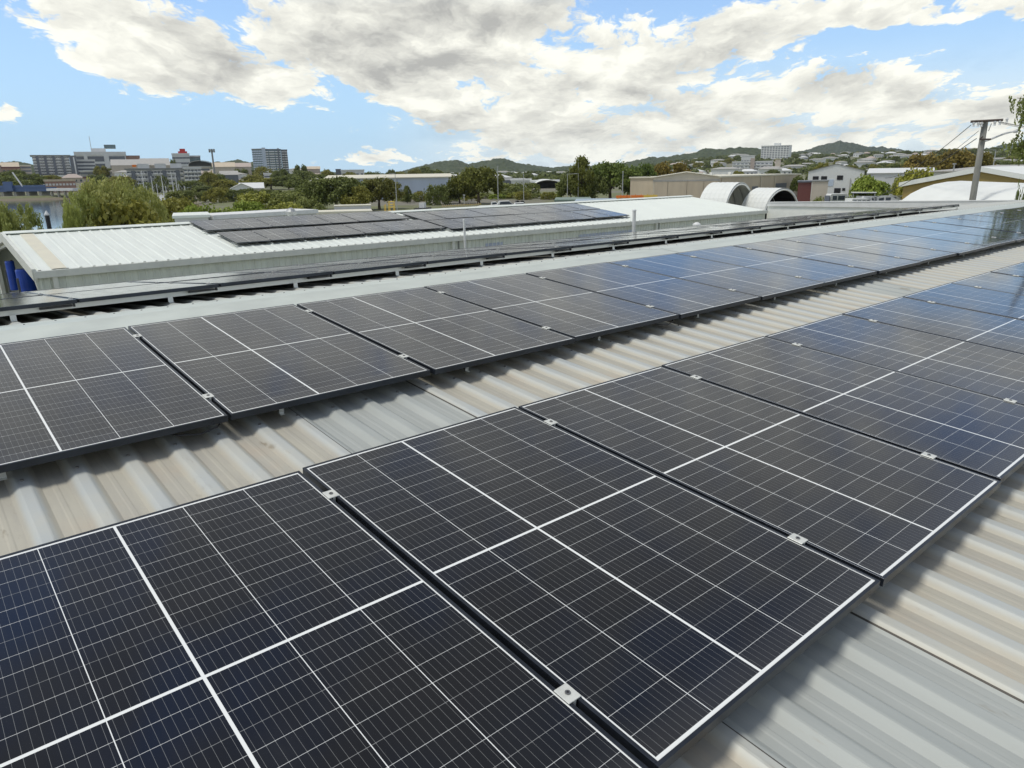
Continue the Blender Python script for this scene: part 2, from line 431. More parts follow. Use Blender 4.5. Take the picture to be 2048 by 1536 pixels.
# ---------------------------------------------------------------- the ground and the water
def azd(x, y):
    f = x * F0.x + y * F0.y; r = x * R0.x + y * R0.y
    a = math.atan2(r, f)
    return a, math.hypot(x, y)
def sm(x, a, b):
    t = max(0, min(1, (x - a) / (b - a))); return t * t * (3 - 2 * t)
AZL = azel(600, 350)[0]; AZM = azel(1400, 340)[0]
AZC = azel(345, 400)[0]
def gz(x, y):
    a, D = azd(x, y)
    if abs(a) > 1.6: return 0.0
    left = 1 - sm(a, AZL - .05, AZL + .1); right = sm(a, AZM - .15, AZM + .05)
    h = left * (sm(D, 480, 900) * 9) + right * (sm(D, 700, 2000) * 30) + sm(D, 600, 2500) * 6
    creek = (1 - sm(a, AZC - .02, AZC + .05)) * sm(D, 95, 110) * (1 - sm(D, 415, 440))
    return h - 3.2 * creek
def gzp(p): return gz(p.x, p.y)
mb = MB(); NA = 150
rings = [0.5, 12, 30, 60, 95, 110, 140, 200, 300, 415, 428, 440, 520, 600, 700, 800, 900, 1000, 1200, 1500, 2000, 2600, 3200, 4000]
base = math.atan2(F0.y, F0.x)
for D in rings:
    for k in range(NA):
        # more rays in front of the viewer
        t = -math.pi + 2 * math.pi * k / NA
        x, y = D * math.cos(base + t), D * math.sin(base + t)
        mb.v.append((x, y, gz(x, y)))
for i in range(len(rings) - 1):
    for k in range(NA):
        k2 = (k + 1) % NA
        mb.f.append((i * NA + k, i * NA + k2, (i + 1) * NA + k2, (i + 1) * NA + k)); mb.m.append(0)
mb.f.append(tuple(range(NA))); mb.m.append(0)
def ground_mat():
    m = pm('ground', (.2, .2, .2), .9); S.nt = nt = m.node_tree; b = bsdf(m)
    g = nt.nodes.new('ShaderNodeNewGeometry'); P = g.outputs['Position']
    n1 = noise(P, .02, 5, .6); n2 = noise(P, .3, 4)
    c = mixc(sstep(n1, .42, .55), (.17, .16, .14), (.12, .14, .05))
    c = mixc(sstep(n2, .35, .65, 0, .5), c, (.20, .19, .10))
    px_, py_, pz_ = sep(P)
    c = mixc(sstep(pz_, -.4, -1.4), c, (.17, .14, .10))
    nt.links.new(c, b.inputs['Base Color']); return m
tag(mb.build('ground', ground_mat(), fix=True), kind='structure')
M_WATER = pm('creek_water', (.035, .045, .04), .08, 0, .5, bump=.25, bs=.6)
wat = MB()
wp = [at(-700, 480, 100), at(360, 480, 100), at(380, 480, 440), at(-700, 480, 440)]
wat.poly([(p.x, p.y, -1.7) for p in wp])
tag(wat.build('water', M_WATER), kind='structure')

# ---------------------------------------------------------------- the roof we stand on
TH = R(4.8043); CT, ST = math.cos(TH), math.sin(TH)
O0 = Vector((1.0371, 2.5010, 6.4070))
BX0 = 1.0114
RIDGE_Y = 5.51
def plane_z(y, off): return O0.z + (y - O0.y) * math.tan(TH) - off / CT      # off = depth under the panel tops
def rib_profile(x0, x1, pitch, top, foot, h, phase):
    xs = []; k = math.ceil((x0 - phase) / pitch)
    pts = [(x0, 0)]
    while phase + k * pitch < x1:
        c = phase + k * pitch
        for dx_, z_ in ((-foot / 2, 0), (-top / 2 - .002, h * .93), (-top / 2 + .004, h), (top / 2 - .004, h), (top / 2 + .002, h * .93), (foot / 2, 0)):
            pts.append((c + dx_, z_))
        mid = c + pitch / 2
        if foot < pitch * .6 and mid < x1: pts += [(mid - .012, 0), (mid - .006, .0016), (mid + .006, .0016), (mid + .012, 0)]
        k += 1
    pts.append((x1, 0)); return pts
def sheet(prof, ys, nm, mat, parent, loc, rx):
    mb = MB(); n = len(prof)
    for y in ys:
        for (x, z) in prof: mb.v.append((x, y, z))
    for j in range(len(ys) - 1):
        for i in range(n - 1):
            mb.f.append((j * n + i, j * n + i + 1, (j + 1) * n + i + 1, (j + 1) * n + i)); mb.m.append(0)
    o = mb.build(nm, mat, parent, fix=False); o.location = loc; o.rotation_euler = (rx, 0, 0); return o
X0, X1 = -4.0, 27.0
TA = R(5.5)                               # the far slope is a little steeper
ZR = plane_z(RIDGE_Y, .116)                # pan level at the ridge
bld = thing('workshop_building', 'long low workshop whose ribbed metal roof carries the nearest solar rows', 'building', (0, 0, 0))
prof = rib_profile(X0, X1, .190, .040, .104, .022, .195)
LS = (RIDGE_Y + 3.2) / CT
o = sheet(prof, [-LS, -LS * .75, -LS * .5, -LS * .25, -.05], 'roof_slope', M_ROOF, bld, (0, RIDGE_Y, ZR), TH)
o = sheet(prof, [.05, 2, 4, 6.0], 'roof_slope', M_ROOF, bld, (0, RIDGE_Y, ZR), -TA); o['label'] = 'far roof slope beyond the ridge capping'
# ridge capping: two flanges sitting on the ribs, in sections
cw = .50
for k in range(8):
    a, b_ = X0 + k * 4.0 - .9, X0 + k * 4.0 + 3.1
    a, b_ = max(a, X0), min(b_ + .05, X1)
    z0 = .027 + (k % 2) * .0025
    mbk = MB()
    P = [(-cw, -cw * ST / CT + z0 - .012), (-cw, -cw * ST / CT + z0), (-.06, z0 - .001), (0, z0 + .010), (.06, z0 - .001), (cw + .14, -(cw + .14) * math.tan(TA) + z0), (cw + .14, -(cw + .14) * math.tan(TA) + z0 - .020)]
    for i in range(len(P) - 1):
        mbk.quad((a, P[i][0], P[i][1]), (b_, P[i][0], P[i][1]), (b_, P[i + 1][0], P[i + 1][1]), (a, P[i + 1][0], P[i + 1][1]))
    mbk.build('ridge_capping', M_CAP, bld, loc=(0, RIDGE_Y, ZR), fix=False)
sc = MB()
for k in range(math.ceil((X0 - .195) / .19) + 1, int((X1 - .195) / .19)):
    x = .195 + k * .19
    for (yy, s_) in ((-cw + .06, 1), (cw - .05, -1), (-2.30, 1), (-4.6, 1), (-6.6, 1), (3.2, -1)):
        if (yy < -1 or yy > 1) and k % 2: pass
        zz = -abs(yy) * math.tan(TH if yy < 0 else TA) + (.021 if abs(yy) > .5 else .029)
        sc.tube([(x, yy, zz), (x, yy, zz + .007)], .007, 6)
tag(sc.build('roof_screw', M_STEEL, bld, loc=(0, RIDGE_Y, ZR), fix=False), kind='stuff')
wl = MB()
yA, yB = RIDGE_Y - 3.0 * 2.85, RIDGE_Y + 5.7
wl.box(X0 + .1, X1 - .1, yB - .1, yB, 0, ZR - 5.7 * math.tan(TA) - .05)
wl.box(X1 - .25, X1 - .1, -3, yB - .11, 0, 5.7)
wl.box(X0 + .1, X0 + .25, -3, yB - .11, 0, 5.7)
wl.box(X0 + .1, X1 - .1, -3.0, -2.9, 0, 5.6)
wl.build('wall', M_NWALL, bld)
gt = MB(); gt.box(X0, X1, RIDGE_Y + 5.98, RIDGE_Y + 6.12, ZR - 6.0 * math.tan(TA) - .13, ZR - 6.0 * math.tan(TA) - .01)
gt.build('gutter', M_NTRIM, bld)

# ---------------------------------------------------------------- solar panels
PW, PH, FD = 1.096, 1.754, .030
def make_panel():
    root = thing('solar_panel', 'solar panel', 'solar panel')
    fr = MB(); w = .011
    fr.box(0, PW, -w, 0, -FD, 0); fr.box(0, PW, -PH, -PH + w, -FD, 0)
    fr.box(0, w, -PH + w, -w, -FD, 0); fr.box(PW - w, PW, -PH + w, -w, -FD, 0)
    fo = fr.build('frame', M_FRAME, root)
    bv = fo.modifiers.new('bevel', 'BEVEL'); bv.width = .0009; bv.segments = 1
    g = MB(); g.quad((w, -PH + w, -.0022), (PW - w, -PH + w, -.0022), (PW - w, -w, -.0022), (w, -w, -.0022))
    g.build('glass', M_GLASS, root)
    bk = MB(); bk.quad((w, -PH + w, -.0075), (PW - w, -PH + w, -.0075), (PW - w, -w, -.0075), (w, -w, -.0075))
    bk.box(.42, .67, -.95, -.86, -.024, -.009, 0)
    bk.build('backsheet', M_DARK, root)
    for yv in (-.245, -1.47):
        c = MB(); c.box(PW - .012, PW + .019 + .012, yv - .027, yv + .027, .0005, .0045)
        c.box(PW + .004, PW + .015, yv - .026, yv + .026, -.03, .0005)
        co = c.build('clamp', M_CLAMP, root)
        bm_ = co.modifiers.new('bevel', 'BEVEL'); bm_.width = .001; bm_.segments = 1
        t = MB(); cx = PW + .0095
        t.tube([(cx, yv, .0045), (cx, yv, .0075)], .0075, 12); t.build('bolt', M_STEEL, co)
        t2 = MB(); t2.tube([(cx, yv, .0076), (cx, yv, .0078)], .0036, 6); t2.build('bolt_socket', M_BLACK, co)
    return root
rnd = random.Random(5)
proto = make_panel(); used = [False]
def place_panel(loc, rx, label, group, clamps=True, jit=1.0):
    if not used[0]: o = proto; used[0] = True
    else: o = dup(proto)
    o.location = (loc[0], loc[1], loc[2] + rnd.uniform(-.0015, .0015) * jit)
    o.rotation_euler = (rx + R(rnd.uniform(-.12, .12)) * jit, R(rnd.uniform(-.12, .12)) * jit, R(rnd.uniform(-.04, .04)) * jit)
    o['label'] = label; o['group'] = group
    return o
PITCH = 1.115
for k, i in enumerate(range(-1, 10)):
    lab = 'solar panel in the row nearest the camera, %s from the left' % nth(k)
    dy = [-.012, 0, -.004, .003, 0, .002, 0, 0, 0, 0, 0][k]
    place_panel((O0.x + i * PITCH, O0.y + dy, O0.z + dy * math.tan(TH)), TH, lab, 'solar panels in the row nearest the camera')
BY, BZ = O0.y + 2.4337 * CT, O0.z + 2.4337 * ST
for k, i in enumerate(range(-1, 19)):
    dy = [-.01, .006, -.012, .004, 0, -.006, .004][k % 7]
    lab = 'solar panel in the row below the ridge capping, %s from the left' % nth(k)
    o = place_panel((BX0 + i * PITCH, BY + dy, BZ + dy * math.tan(TH)), TH, lab, 'solar panels in the row below the ridge capping')
# a loop of cable sags below the lower edge where two panels meet
cbl = MB(); cbl.tube([(.80, -PH + .10, -.035), (.88, -PH + .012, -.048), (.97, -PH + .004, -.062), (1.05, -PH + .012, -.050), (1.10, -PH + .08, -.035)], .0035, 6)
cme = cbl.mesh('cable', M_DARK)
for o in [x for x in col.objects if x.get('group') == 'solar panels in the row below the ridge capping'][::3]: link('cable', cme, o)
AY, AZ_ = 6.55, 6.588
for row in range(2):
    y0 = AY + row * 1.775 * math.cos(TA); z0 = AZ_ - row * 1.775 * math.sin(TA)
    for k, i in enumerate(range(-1, (17, 16)[row])):
        lab = 'solar panel beyond the ridge, %s from the left of the %s row' % (nth(k), ('nearer', 'farther')[row])
        o = place_panel((1.03 + i * PITCH, y0 + PH * math.cos(TA), z0 - PH * math.sin(TA)), -TA, lab, 'solar panels on the slope beyond the ridge')
        if row == 0:   # junction box with cable under the edge at each joint
            j = MB(); j.box(.84, 1.06, -PH - .004, -PH + .05, -.052, -.036); j.box(1.065, 1.078, -PH - .012, -PH + .02, -.055, -.0305)
            j.build('cable_box', M_DARK, o)
# rails with feet
foot = MB(); foot.box(-.02, .02, -.03, .045, 0, .004); foot.box(-.02, .02, -.004, .002, .004, .046); foot.tube([(0, .02, .004), (0, .02, .012)], .008, 6)
foot_me = foot.mesh('foot', M_ALU)
def rail(xa, xb, y, off, label, rx=TH, sgn=1, hh=.038, ribz=.094, feet=True, foff=.0, step=6):
    if sgn == 1: zt = plane_z(y, off)
    else: zt = AZ_ - (y - AY) * math.tan(TA) - off / CT
    r = thing('mounting_rail', label, 'rail', (xa, y, zt), 0, 'rails that carry the solar panels')
    r.rotation_euler = (rx, 0, 0)
    m_ = MB(); m_.box(0, xb - xa, -.02, -.004, -hh, 0); m_.box(0, xb - xa, .004, .02, -hh, 0); m_.box(0, xb - xa, -.004, .004, -hh, -.012)
    m_.build('rail_bar', M_ALU, r)
    if feet:
        k = math.ceil((xa - .195) / .19); n = 0
        while .195 + k * .19 < xb:
            if k % step == 2:
                link('foot', foot_me, r, (.195 + k * .19 - xa, -.026 + foff, -(ribz - off)))
            k += 1
    return r
for (d, nm) in ((.245, 'upper'), (1.47, 'lower')):
    rail(O0.x - PITCH - .05, O0.x + 10.1 * PITCH, O0.y - d * CT, .034, '%s aluminium rail under the solar row nearest the camera' % nm)
    rail(BX0 - PITCH - .05, BX0 + 19 * PITCH, BY - d * CT, .034, '%s aluminium rail under the solar row below the ridge capping' % nm)
for nm, y in (('first', AY + .09), ('second', AY + 1.45), ('third', AY + 2.05), ('fourth', AY + 3.2)):
    rail(.0, 20.1 if nm in ('first', 'second') else 18.7, y, .034, '%s aluminium rail beyond the ridge counted from the capping' % nm, -TA, -1, hh=.040, ribz=.118, foff=-.03)
# thin feet along the lower edge of the upper row, seen under the frame
for k in range(16):
    link('roof_foot', foot_me, bld, (BX0 + .13 + k * 1.14 - 1.0, BY - 1.66 * CT, plane_z(BY - 1.66 * CT, .092)), (TH, 0, 0), (.6, .6, .6))

# ---------------------------------------------------------------- the neighbouring white shed with its own array
nb = thing('storage_shed', 'long white metal shed across the gap with solar panels on its roof', 'shed')
NX0, NX1, EY, EZ, RY, RZ = 2.5, 36.4, 21.37, 5.32, 26.35, 5.97
NTH = math.atan2(RZ - EZ, RY - EY); NL = math.hypot(RZ - EZ, RY - EY)
pf = rib_profile(0, NX1 - NX0, .305, .045, .085, .017, .12)
sheet(pf, [-NL, 0], 'roof_slope', M_NROOF, nb, (NX0, RY, RZ), NTH)
o = sheet(pf, [0, NL], 'roof_slope', M_NROOF, nb, (NX0, RY, RZ), -NTH)
m_ = MB(); m_.prism([(-.22, -.005), (0, .045), (.22, -.005), (.22, .012), (0, .062), (-.22, .012)], 0, 0, NX1 - NX0)
m_.build('ridge_cap', M_NROOF, nb, loc=(NX0, RY, RZ + .02))
m_ = MB(); m_.box(NX0 - .02, NX1, EY - .14, EY - .02, EZ - .17, EZ + .0); m_.build('gutter', M_NTRIM, nb)
# barge boards and the cream strip beside them
for sg in (1, -1):
    m_ = MB(); yE = RY - sg * (RY - EY + .1)
    m_.prism([(yE, EZ - .22), (RY, RZ - .22), (RY, RZ + .06), (yE, EZ + .06)], 0, NX0 - .06, NX0 + .03)
    m_.build('barge_board', M_NTRIM, nb)
m_ = MB(); m_.quad((.38, -NL + .02, .021), (.72, -NL + .02, .021), (.72, -.24, .021), (.38, -.24, .021))
o = m_.build('roof_strip', M_CREAM, nb, loc=(NX0, RY, RZ)); o.rotation_euler = (NTH, 0, 0)
# front wall with its ribs, skylight sheets
def ribwall(mb, xa, xb, y, z0, z1, pitch=.19, d=.018, w=.05):
    x = xa; pts = [(xa, y)]
    while x + pitch < xb:
        pts += [(x + pitch * .35, y), (x + pitch * .35 + .012, y - d), (x + pitch * .35 + w, y - d), (x + pitch * .35 + w + .012, y)]
        x += pitch
    pts.append((xb, y))
    for (a, b) in zip(pts, pts[1:]): mb.quad((a[0], a[1], z0), (b[0], b[1], z0), (b[0], b[1], z1), (a[0], a[1], z1))
m_ = MB(); ribwall(m_, NX0, NX1, EY + .02, 0, EZ - .02)
m_.quad((NX1, EY + .02, 0), (NX1, RY * 2 - EY, 0), (NX1, RY * 2 - EY, EZ), (NX1, EY + .02, EZ)); m_.poly([(NX1, EY + .02, EZ), (NX1, RY * 2 - EY, EZ), (NX1, RY, RZ - .01)])
m_.quad((NX0, RY * 2 - EY, 0), (NX1, RY * 2 - EY, 0), (NX1, RY * 2 - EY, EZ), (NX0, RY * 2 - EY, EZ))
m_.build('wall', M_NWALL, nb, fix=False)
# open gable end: frame round a six-sided opening
y2 = 2 * RY - EY
outer = [(EY, 0), (EY, EZ - .02), (RY, RZ - .02), (y2, EZ - .02), (y2, 0)]
inner = [(EY + .35, 0), (EY + .35, 4.78), (EY + .90, 5.16), (RY - .2, 5.60), (RY + .2, 5.60), (y2 - .90, 5.16), (y2 - .35, 4.78), (y2 - .35, 0)]
m_ = MB()
out2 = [(EY, 0), (EY, 4.78), (EY, EZ - .02), (RY - .1, RZ - .03), (RY + .1, RZ - .03), (y2, EZ - .02), (y2, 4.78), (y2, 0)]
for i in range(7):
    a, b, c, d = out2[i], out2[i + 1], inner[i + 1], inner[i]
    for X in (NX0 + .04, NX0 + .16): m_.quad((X, *a), (X, *b), (X, *c), (X, *d))
    m_.quad((NX0 + .04, *d), (NX0 + .04, *c), (NX0 + .16, *c), (NX0 + .16, *d))
m_.build('gable_frame', M_NTRIM, nb, fix=False)
m_ = MB()
for X in (NX0 + 1.2, NX0 + 5, NX0 + 9): m_.box(X, X + .15, EY + .1, EY + .25, 0, EZ - .1); m_.box(X, X + .15, y2 - .25, y2 - .1, 0, EZ - .1)
m_.box(NX0 + 9.2, NX0 + 9.3, EY + .1, y2 - .1, 0, EZ - .1); m_.build('inner_wall', M_SLATE, nb)
def skylight(xa, xb, z0, z1):
    m_ = MB(); ribwall(m_, xa, xb, EY + .006, z0, z1); m_.build('translucent_sheet', M_SKYL, nb, fix=False)
skylight(16.9, 17.75, 2.5, 4.95); skylight(21.9, 25.6, 2.5, 4.95)
for x in (2.85, 15.3, 26.9):
    m_ = MB(); m_.box(x, x + .11, EY - .10, EY - .02, 0, EZ - .12); m_.build('downpipe', M_NTRIM, nb)
m_ = MB(); m_.box(15.62, 15.66, EY - .025, EY, 0, EZ - .1); m_.box(27.2, 27.24, EY - .025, EY, 0, EZ - .1); m_.build('wall_joint', M_GREYR, nb)
# things seen in the open end
for (x, y, r, zt, lab) in ((2.93, 27.2, .25, 4.82, 'big blue plastic drum on the rack in the open end of the white shed'), (2.72, 28.6, .13, 4.98, 'narrow blue drum at the far left inside the open shed end')):
    t = thing('plastic_drum', lab, 'drum', (x, y, zt - .95), 0, 'blue drums in the open shed')
    m_ = MB(); rr = [(0, r * .9), (.03, r), (.30, r), (.32, r * 1.03), (.34, r), (.60, r), (.62, r * 1.03), (.64, r), (.91, r), (.95, r * .93)]
    m_.tube([(0, 0, z) for z, _ in rr], [q for _, q in rr], 24); m_.build('body', M_BLUE, t, smooth=False)
    m_ = MB(); m_.tube([(r * .5, 0, .95), (r * .5, 0, .975)], .035, 10); m_.build('bung', M_DARK, t)
t = thing('storage_rack', 'dark steel storage rack holding blue drums inside the open shed', 'rack', (2.68, 26.9, 0))
m_ = MB(); m_.box(-.05, .75, -.1, 2.6, 3.80, 3.865); m_.box(-.05, .75, -.1, 2.6, 1.9, 1.96); m_.build('shelf', M_SLATE, t)
for (a, b) in ((-.05, -.16), (.69, -.16), (-.05, 2.61), (.69, 2.61)):
    m_ = MB(); m_.box(a, a + .06, b, b + .06, 0, 4.6); m_.build('post', M_SLATE, t)
# vents
def vent(x, y, ztop, r, label, cowl):
    t = thing('vent_pipe', label, 'vent pipe', (x, y, 0))
    m_ = MB(); m_.tube([(0, 0, .0), (0, 0, ztop)], r, 12); m_.build('pipe', M_WHITE, t, smooth=False)
    m_ = MB()
    if cowl: m_.tube([(0, 0, ztop - .25), (0, 0, ztop - .03), (0, 0, ztop + .06)], [r * 1.9, r * 1.9, r * .7], 14)
    else: m_.tube([(0, 0, ztop), (0, 0, ztop + .05)], [r * 1.25, r * 1.1], 12)
    m_.build('cap', M_WHITE, t)
vent(15.72, EY - .28, 5.87, .042, 'thin white vent pipe rising beside the shed gutter, nearer the panels', False)
vent(25.0, EY - .36, 5.80, .078, 'thick white vent pipe standing above the gutter of the white shed', False)
vent(28.1, 19.9, 5.12, .10, 'short white vent with round cowl in front of the shed wall', True)
t = thing('roof_ventilator', 'small spinning metal ventilator on the ridge of the white shed', 'roof vent', (12.1, 27.6, 5.86))
m_ = MB(); m_.tube([(0, 0, -.1), (0, 0, .12)], .09, 12); m_.build('base', M_TIN, t)
m_ = MB(); m_.tube([(0, 0, .12), (0, 0, .18), (0, 0, .30), (0, 0, .40), (0, 0, .45)], [.10, .19, .21, .14, .03], 14); m_.build('turbine', M_TIN, t)
# its solar array: two blocks of two rows
def nrow(x0, n, ylow, block, row):
    zl = EZ + (ylow - EY) * math.tan(NTH) + .13
    for i in range(n):
        lab = 'solar panel on the white shed, %s from the left, %s row of the %s block' % (nth(i), row, block)
        place_panel((x0 + i * PITCH, ylow + PH * math.cos(NTH), zl + PH * math.sin(NTH)), NTH, lab, 'solar panels on the white shed roof', jit=2.5)
    r = thing('mounting_rail', 'rail under the %s row of the %s block on the white shed' % (row, block), 'rail', (x0 - .1, ylow + .22, zl + .22 * math.tan(NTH) - .035), 0, 'rails that carry the solar panels')
    r.rotation_euler = (NTH, 0, 0)
    m_ = MB(); m_.box(0, n * PITCH + .2, -.02, .02, -.04, 0); m_.box(0, n * PITCH + .2, 1.15, 1.19, -.04, 0); m_.build('rail_bar', M_ALU, r)
    for k in range(n + 1):
        m_ = MB(); m_.box(k * PITCH + .05, k * PITCH + .10, -.28, -.02, -.07, -.04); m_.build('foot', M_ALU, r)
nrow(7.95, 7, 22.30, 'left', 'lower'); nrow(7.80, 7, 24.42, 'left', 'upper')
nrow(15.85, 9, 22.02, 'right', 'lower'); nrow(15.85, 9, 23.84, 'right', 'upper')

# long pale wall of the next unit, running away from us
t = thing('precast_wall', 'long plain off-white wall with coping beyond the white shed', 'wall', (36.6, 0, 0))
m_ = MB(); m_.box(0, .18, 3.0, 15.58, 0, 5.71); m_.box(0, .18, 15.62, 21.4, 0, 5.63); m_.box(.02, .16, 15.58, 15.62, 0, 5.6); m_.build('wall_panel', pm('off_white_wall', (.80, .81, .75), .6, var=.04), t)
m_ = MB(); m_.prism([(3.0, 5.74), (3, 6.18), (21.4, 5.70), (21.4, 5.52)], 0, -.06, -.003); m_.prism([(3.0, 6.185), (3, 6.22), (21.4, 5.74), (21.4, 5.705)], 0, -.08, .30); m_.build('coping', M_WHITE, t)

# ---------------------------------------------------------------- buildings farther off
def frame_at(pl, pr, py, D, D2=None):
    A = at(pl, py, D); B = at(pr, py, D2 or D)
    d = Vector((B.x - A.x, B.y - A.y)); w = d.length
    return A, B, w, math.atan2(d.y, d.x)
def winset(t, w, h, storeys, bays, ww, wh, mat, sill=.35, y=-.03, z0=0, x0=0, me_cache={}):
    m_ = MB(); m_.box(-ww / 2, ww / 2, y, y + .12, 0, wh); me = m_.mesh('window', mat)
    sh = h / storeys
    for s_ in range(storeys):
        for b_ in range(bays): link('window', me, t, (x0 + w * (b_ + .5) / bays, 0, z0 + s_ * sh + sh * sill))
def block(name, label, cat, pl, pr, py, D, depth, mat, zb=None, D2=None, roof=None, rh=.8, over=.5, windows=None, group=None, bands=None, balc=None):
    A, B, w, rz = frame_at(pl, pr, py, D, D2)
    z0 = zb if zb is not None else min(gzp(A), gzp(B)) - .5
    t = thing(name, label, cat, (A.x, A.y, z0), rz, group); h = A.z - z0
    m_ = MB(); m_.box(0, w, 0, depth, 0, h - (rh if roof else 0)); m_.build('wall', mat, t)
    if roof: m_ = MB(); m_.box(-over, w + over, -over, depth + over, h - rh + .003, h); m_.build('roof', roof, t)
    if windows: winset(t, w, (h - (rh if roof else 0)) * .97, *windows)
    if bands:
        n, frac, mat2 = bands
        sh = (h - rh) / n
        for s_ in range(n):
            m_ = MB(); m_.box(w * .02, w * .98, -.06, .1, s_ * sh + sh * (1 - frac) * .6, s_ * sh + sh * (1 - frac) * .6 + sh * frac); m_.build('window_band', mat2, t)
    if balc:
        n, cols_, mat2 = balc; sh = (h - rh) / n
        m_ = MB(); m_.box(-w / cols_ * .42, w / cols_ * .42, -1.3, -.04, 0, .18); m_.box(-w / cols_ * .42, w / cols_ * .42, -1.35, -1.25, .18, 1.05); me = m_.mesh('balcony', mat2)
        for s_ in range(n):
            for c in range(cols_): link('balcony', me, t, (w * (c + .5) / cols_, 0, s_ * sh + .1))
    return t, w, h
def gabled(name, label, cat, pl, pr, pye, pyr, D, depth, mat, rmat, axis='y', zb=None, D2=None, group=None, over=.4, th=.15, rside=None):
    """axis 'y': the gable faces us; 'x': the ridge runs along the facade."""
    A, B, w, rz = frame_at(pl, pr, pye, D, D2)
    z0 = zb if zb is not None else min(gzp(A), gzp(B)) - .5
    t = thing(name, label, cat, (A.x, A.y, z0), rz, group); h = A.z - z0
    R_ = at((pl + pr) / 2, pyr, (D + (D2 or D)) / 2); hr = R_.z - z0
    m_ = MB()
    if axis == 'y':
        m_.prism([(0, 0), (w, 0), (w, h), (w / 2, hr), (0, h)], 1, 0, depth); m_.build('wall', mat, t)
        m_ = MB(); k = (hr - h) / (w / 2)
        m_.prism([(-over, h - k * over + .01), (w / 2, hr + .01), (w + over, h - k * over + .01), (w + over, h - k * over + th), (w / 2, hr + th), (-over, h - k * over + th)], 1, -over, depth + over)
        m_.build('roof', rmat, t)
    else:
        if D2 is None: hr = at((pl + pr) / 2, pyr, D + depth / 2).z - z0
        m_.prism([(0, 0), (depth, 0), (depth, h), (depth / 2, hr), (0, h)], 0, 0, w); m_.build('wall', mat, t)
        m_ = MB(); k = (hr - h) / (depth / 2)
        m_.prism([(-over, h - k * over + .01), (depth / 2, hr + .01), (depth + over, h - k * over + .01), (depth + over, h - k * over + th), (depth / 2, hr + th), (-over, h - k * over + th)], 0, -over, w + over)
        m_.build('roof', rmat, t)
    return t, w, h
def add_box(t, nm, mat, *b):
    m_ = MB(); m_.box(*b); return m_.build(nm, mat, t)

# tan warehouse: gable wing on the left, long flat wing to the right
t, w, h = gabled('warehouse', 'tan metal warehouse with low gable and tall sliding doors behind the arched tents', 'warehouse', 1307, 1440, 355.5, 345, 178, 46, M_TAN2, M_CREAM, 'y', 0, 178, over=.3)
add_box(t, 'fascia', M_MIDR, -.1, w + .1, -.12, -.05, h - .9, h - .55)
for (a, b) in ((.02, .22), (.23, .51), (.52, .76), (.77, .98)): add_box(t, 'sliding_door', M_TAN, w * a, w * b, -.14 - .06 * (a > .5), -.05, 0, h - 1.0)
t, w, h = block('warehouse', 'tan metal warehouse wing with two dark roller doors and pale flat roof', 'warehouse', 1440.5, 1600, 352, 178, 24, M_TAN, 0, 226, roof=M_CREAM, rh=.35, over=.25)
for (a, b, zz) in ((.36, .43, 3.2), (.66, .81, 3.6)): add_box(t, 'roller_door', M_SLATE, w * a, w * b, -.06, .05, 0, zz)
for a in (.02, .46, .64, .98): add_box(t, 'downpipe', M_TAN2, w * a - .12, w * a + .12, -.2, -.02, 0, h - .4)
for a in (.10, .17, .24, .45): add_box(t, 'roof_vent', M_WHITE, w * a, w * a + .7, 8, 8.7, h, h + .8)
# grey-blue warehouse
t, w, h = gabled('warehouse', 'long grey-blue warehouse with cream roof behind the dark fig trees', 'warehouse', 650, 908, 359, 350.5, 236, 40, M_BLUEW, M_CREAM, 'x', -.3, over=.5, th=.3)
add_box(t, 'window', M_WIN, w * .703, w * .745, -.06, .05, 1.6, 2.7)
for a in (.0, .33, .55, .99): add_box(t, 'wall_joint', M_GREYR, w * a, w * a + .12, -.05, .02, 0, h - .3)
t, w, h = gabled('warehouse', 'small pale-roofed gable shed at the left end of the grey-blue warehouse', 'warehouse', 612, 655, 366, 357.5, 225, 26, M_BLUEW, M_CREAM, 'y', -.3, over=.4)
# white gabled building with dark windows
t, w, h = gabled('office_building', 'white gabled two-storey building with small dark square windows', 'building', 1617, 1729, 343.5, 328.5, 196, 26, M_WHITE, M_GREYR, 'y', 0, 196, over=.15)
for (x0, x1, y0, y1, m_) in ((1627, 1639, 352, 359, M_BLACK), (1644, 1656, 352, 359, M_BLACK), (1676, 1688, 351, 359, M_BLACK), (1656, 1670, 358, 370, M_BLUEW), (1673, 1686, 374, 383, M_BLACK), (1689, 1695, 374, 379, M_BLACK)):
    a = (x0 - 1617) / 112; b = (x1 - 1617) / 112; za = h - (y1 - 343.5) * .128; zb_ = h - (y0 - 343.5) * .128
    o = add_box(t, 'window', m_, w * a, w * b, -.08, .03, za, zb_)
add_box(t, 'downpipe', M_MIDR, w * .765, w * .775, -.2, -.02, 0, h - 1.6)
gabled('shed', 'long shed with white roof behind the round green tree', 'shed', 1736, 1868, 347, 337, 215, 24, M_LWALL, M_WHITE, 'x', 0, over=.3)
block('workshop', 'dark red shed beside the pale block by the truck yard', 'shed', 1597, 1624, 362, 175, 10, M_RED, 0, roof=M_SLATE, rh=.3, over=.2)
block('workshop', 'pale windowless block between the dark red shed and the white gabled building', 'shed', 1625, 1657, 361, 172, 9, M_BEIGE, 0, roof=M_GREYR, rh=.25, over=.15)
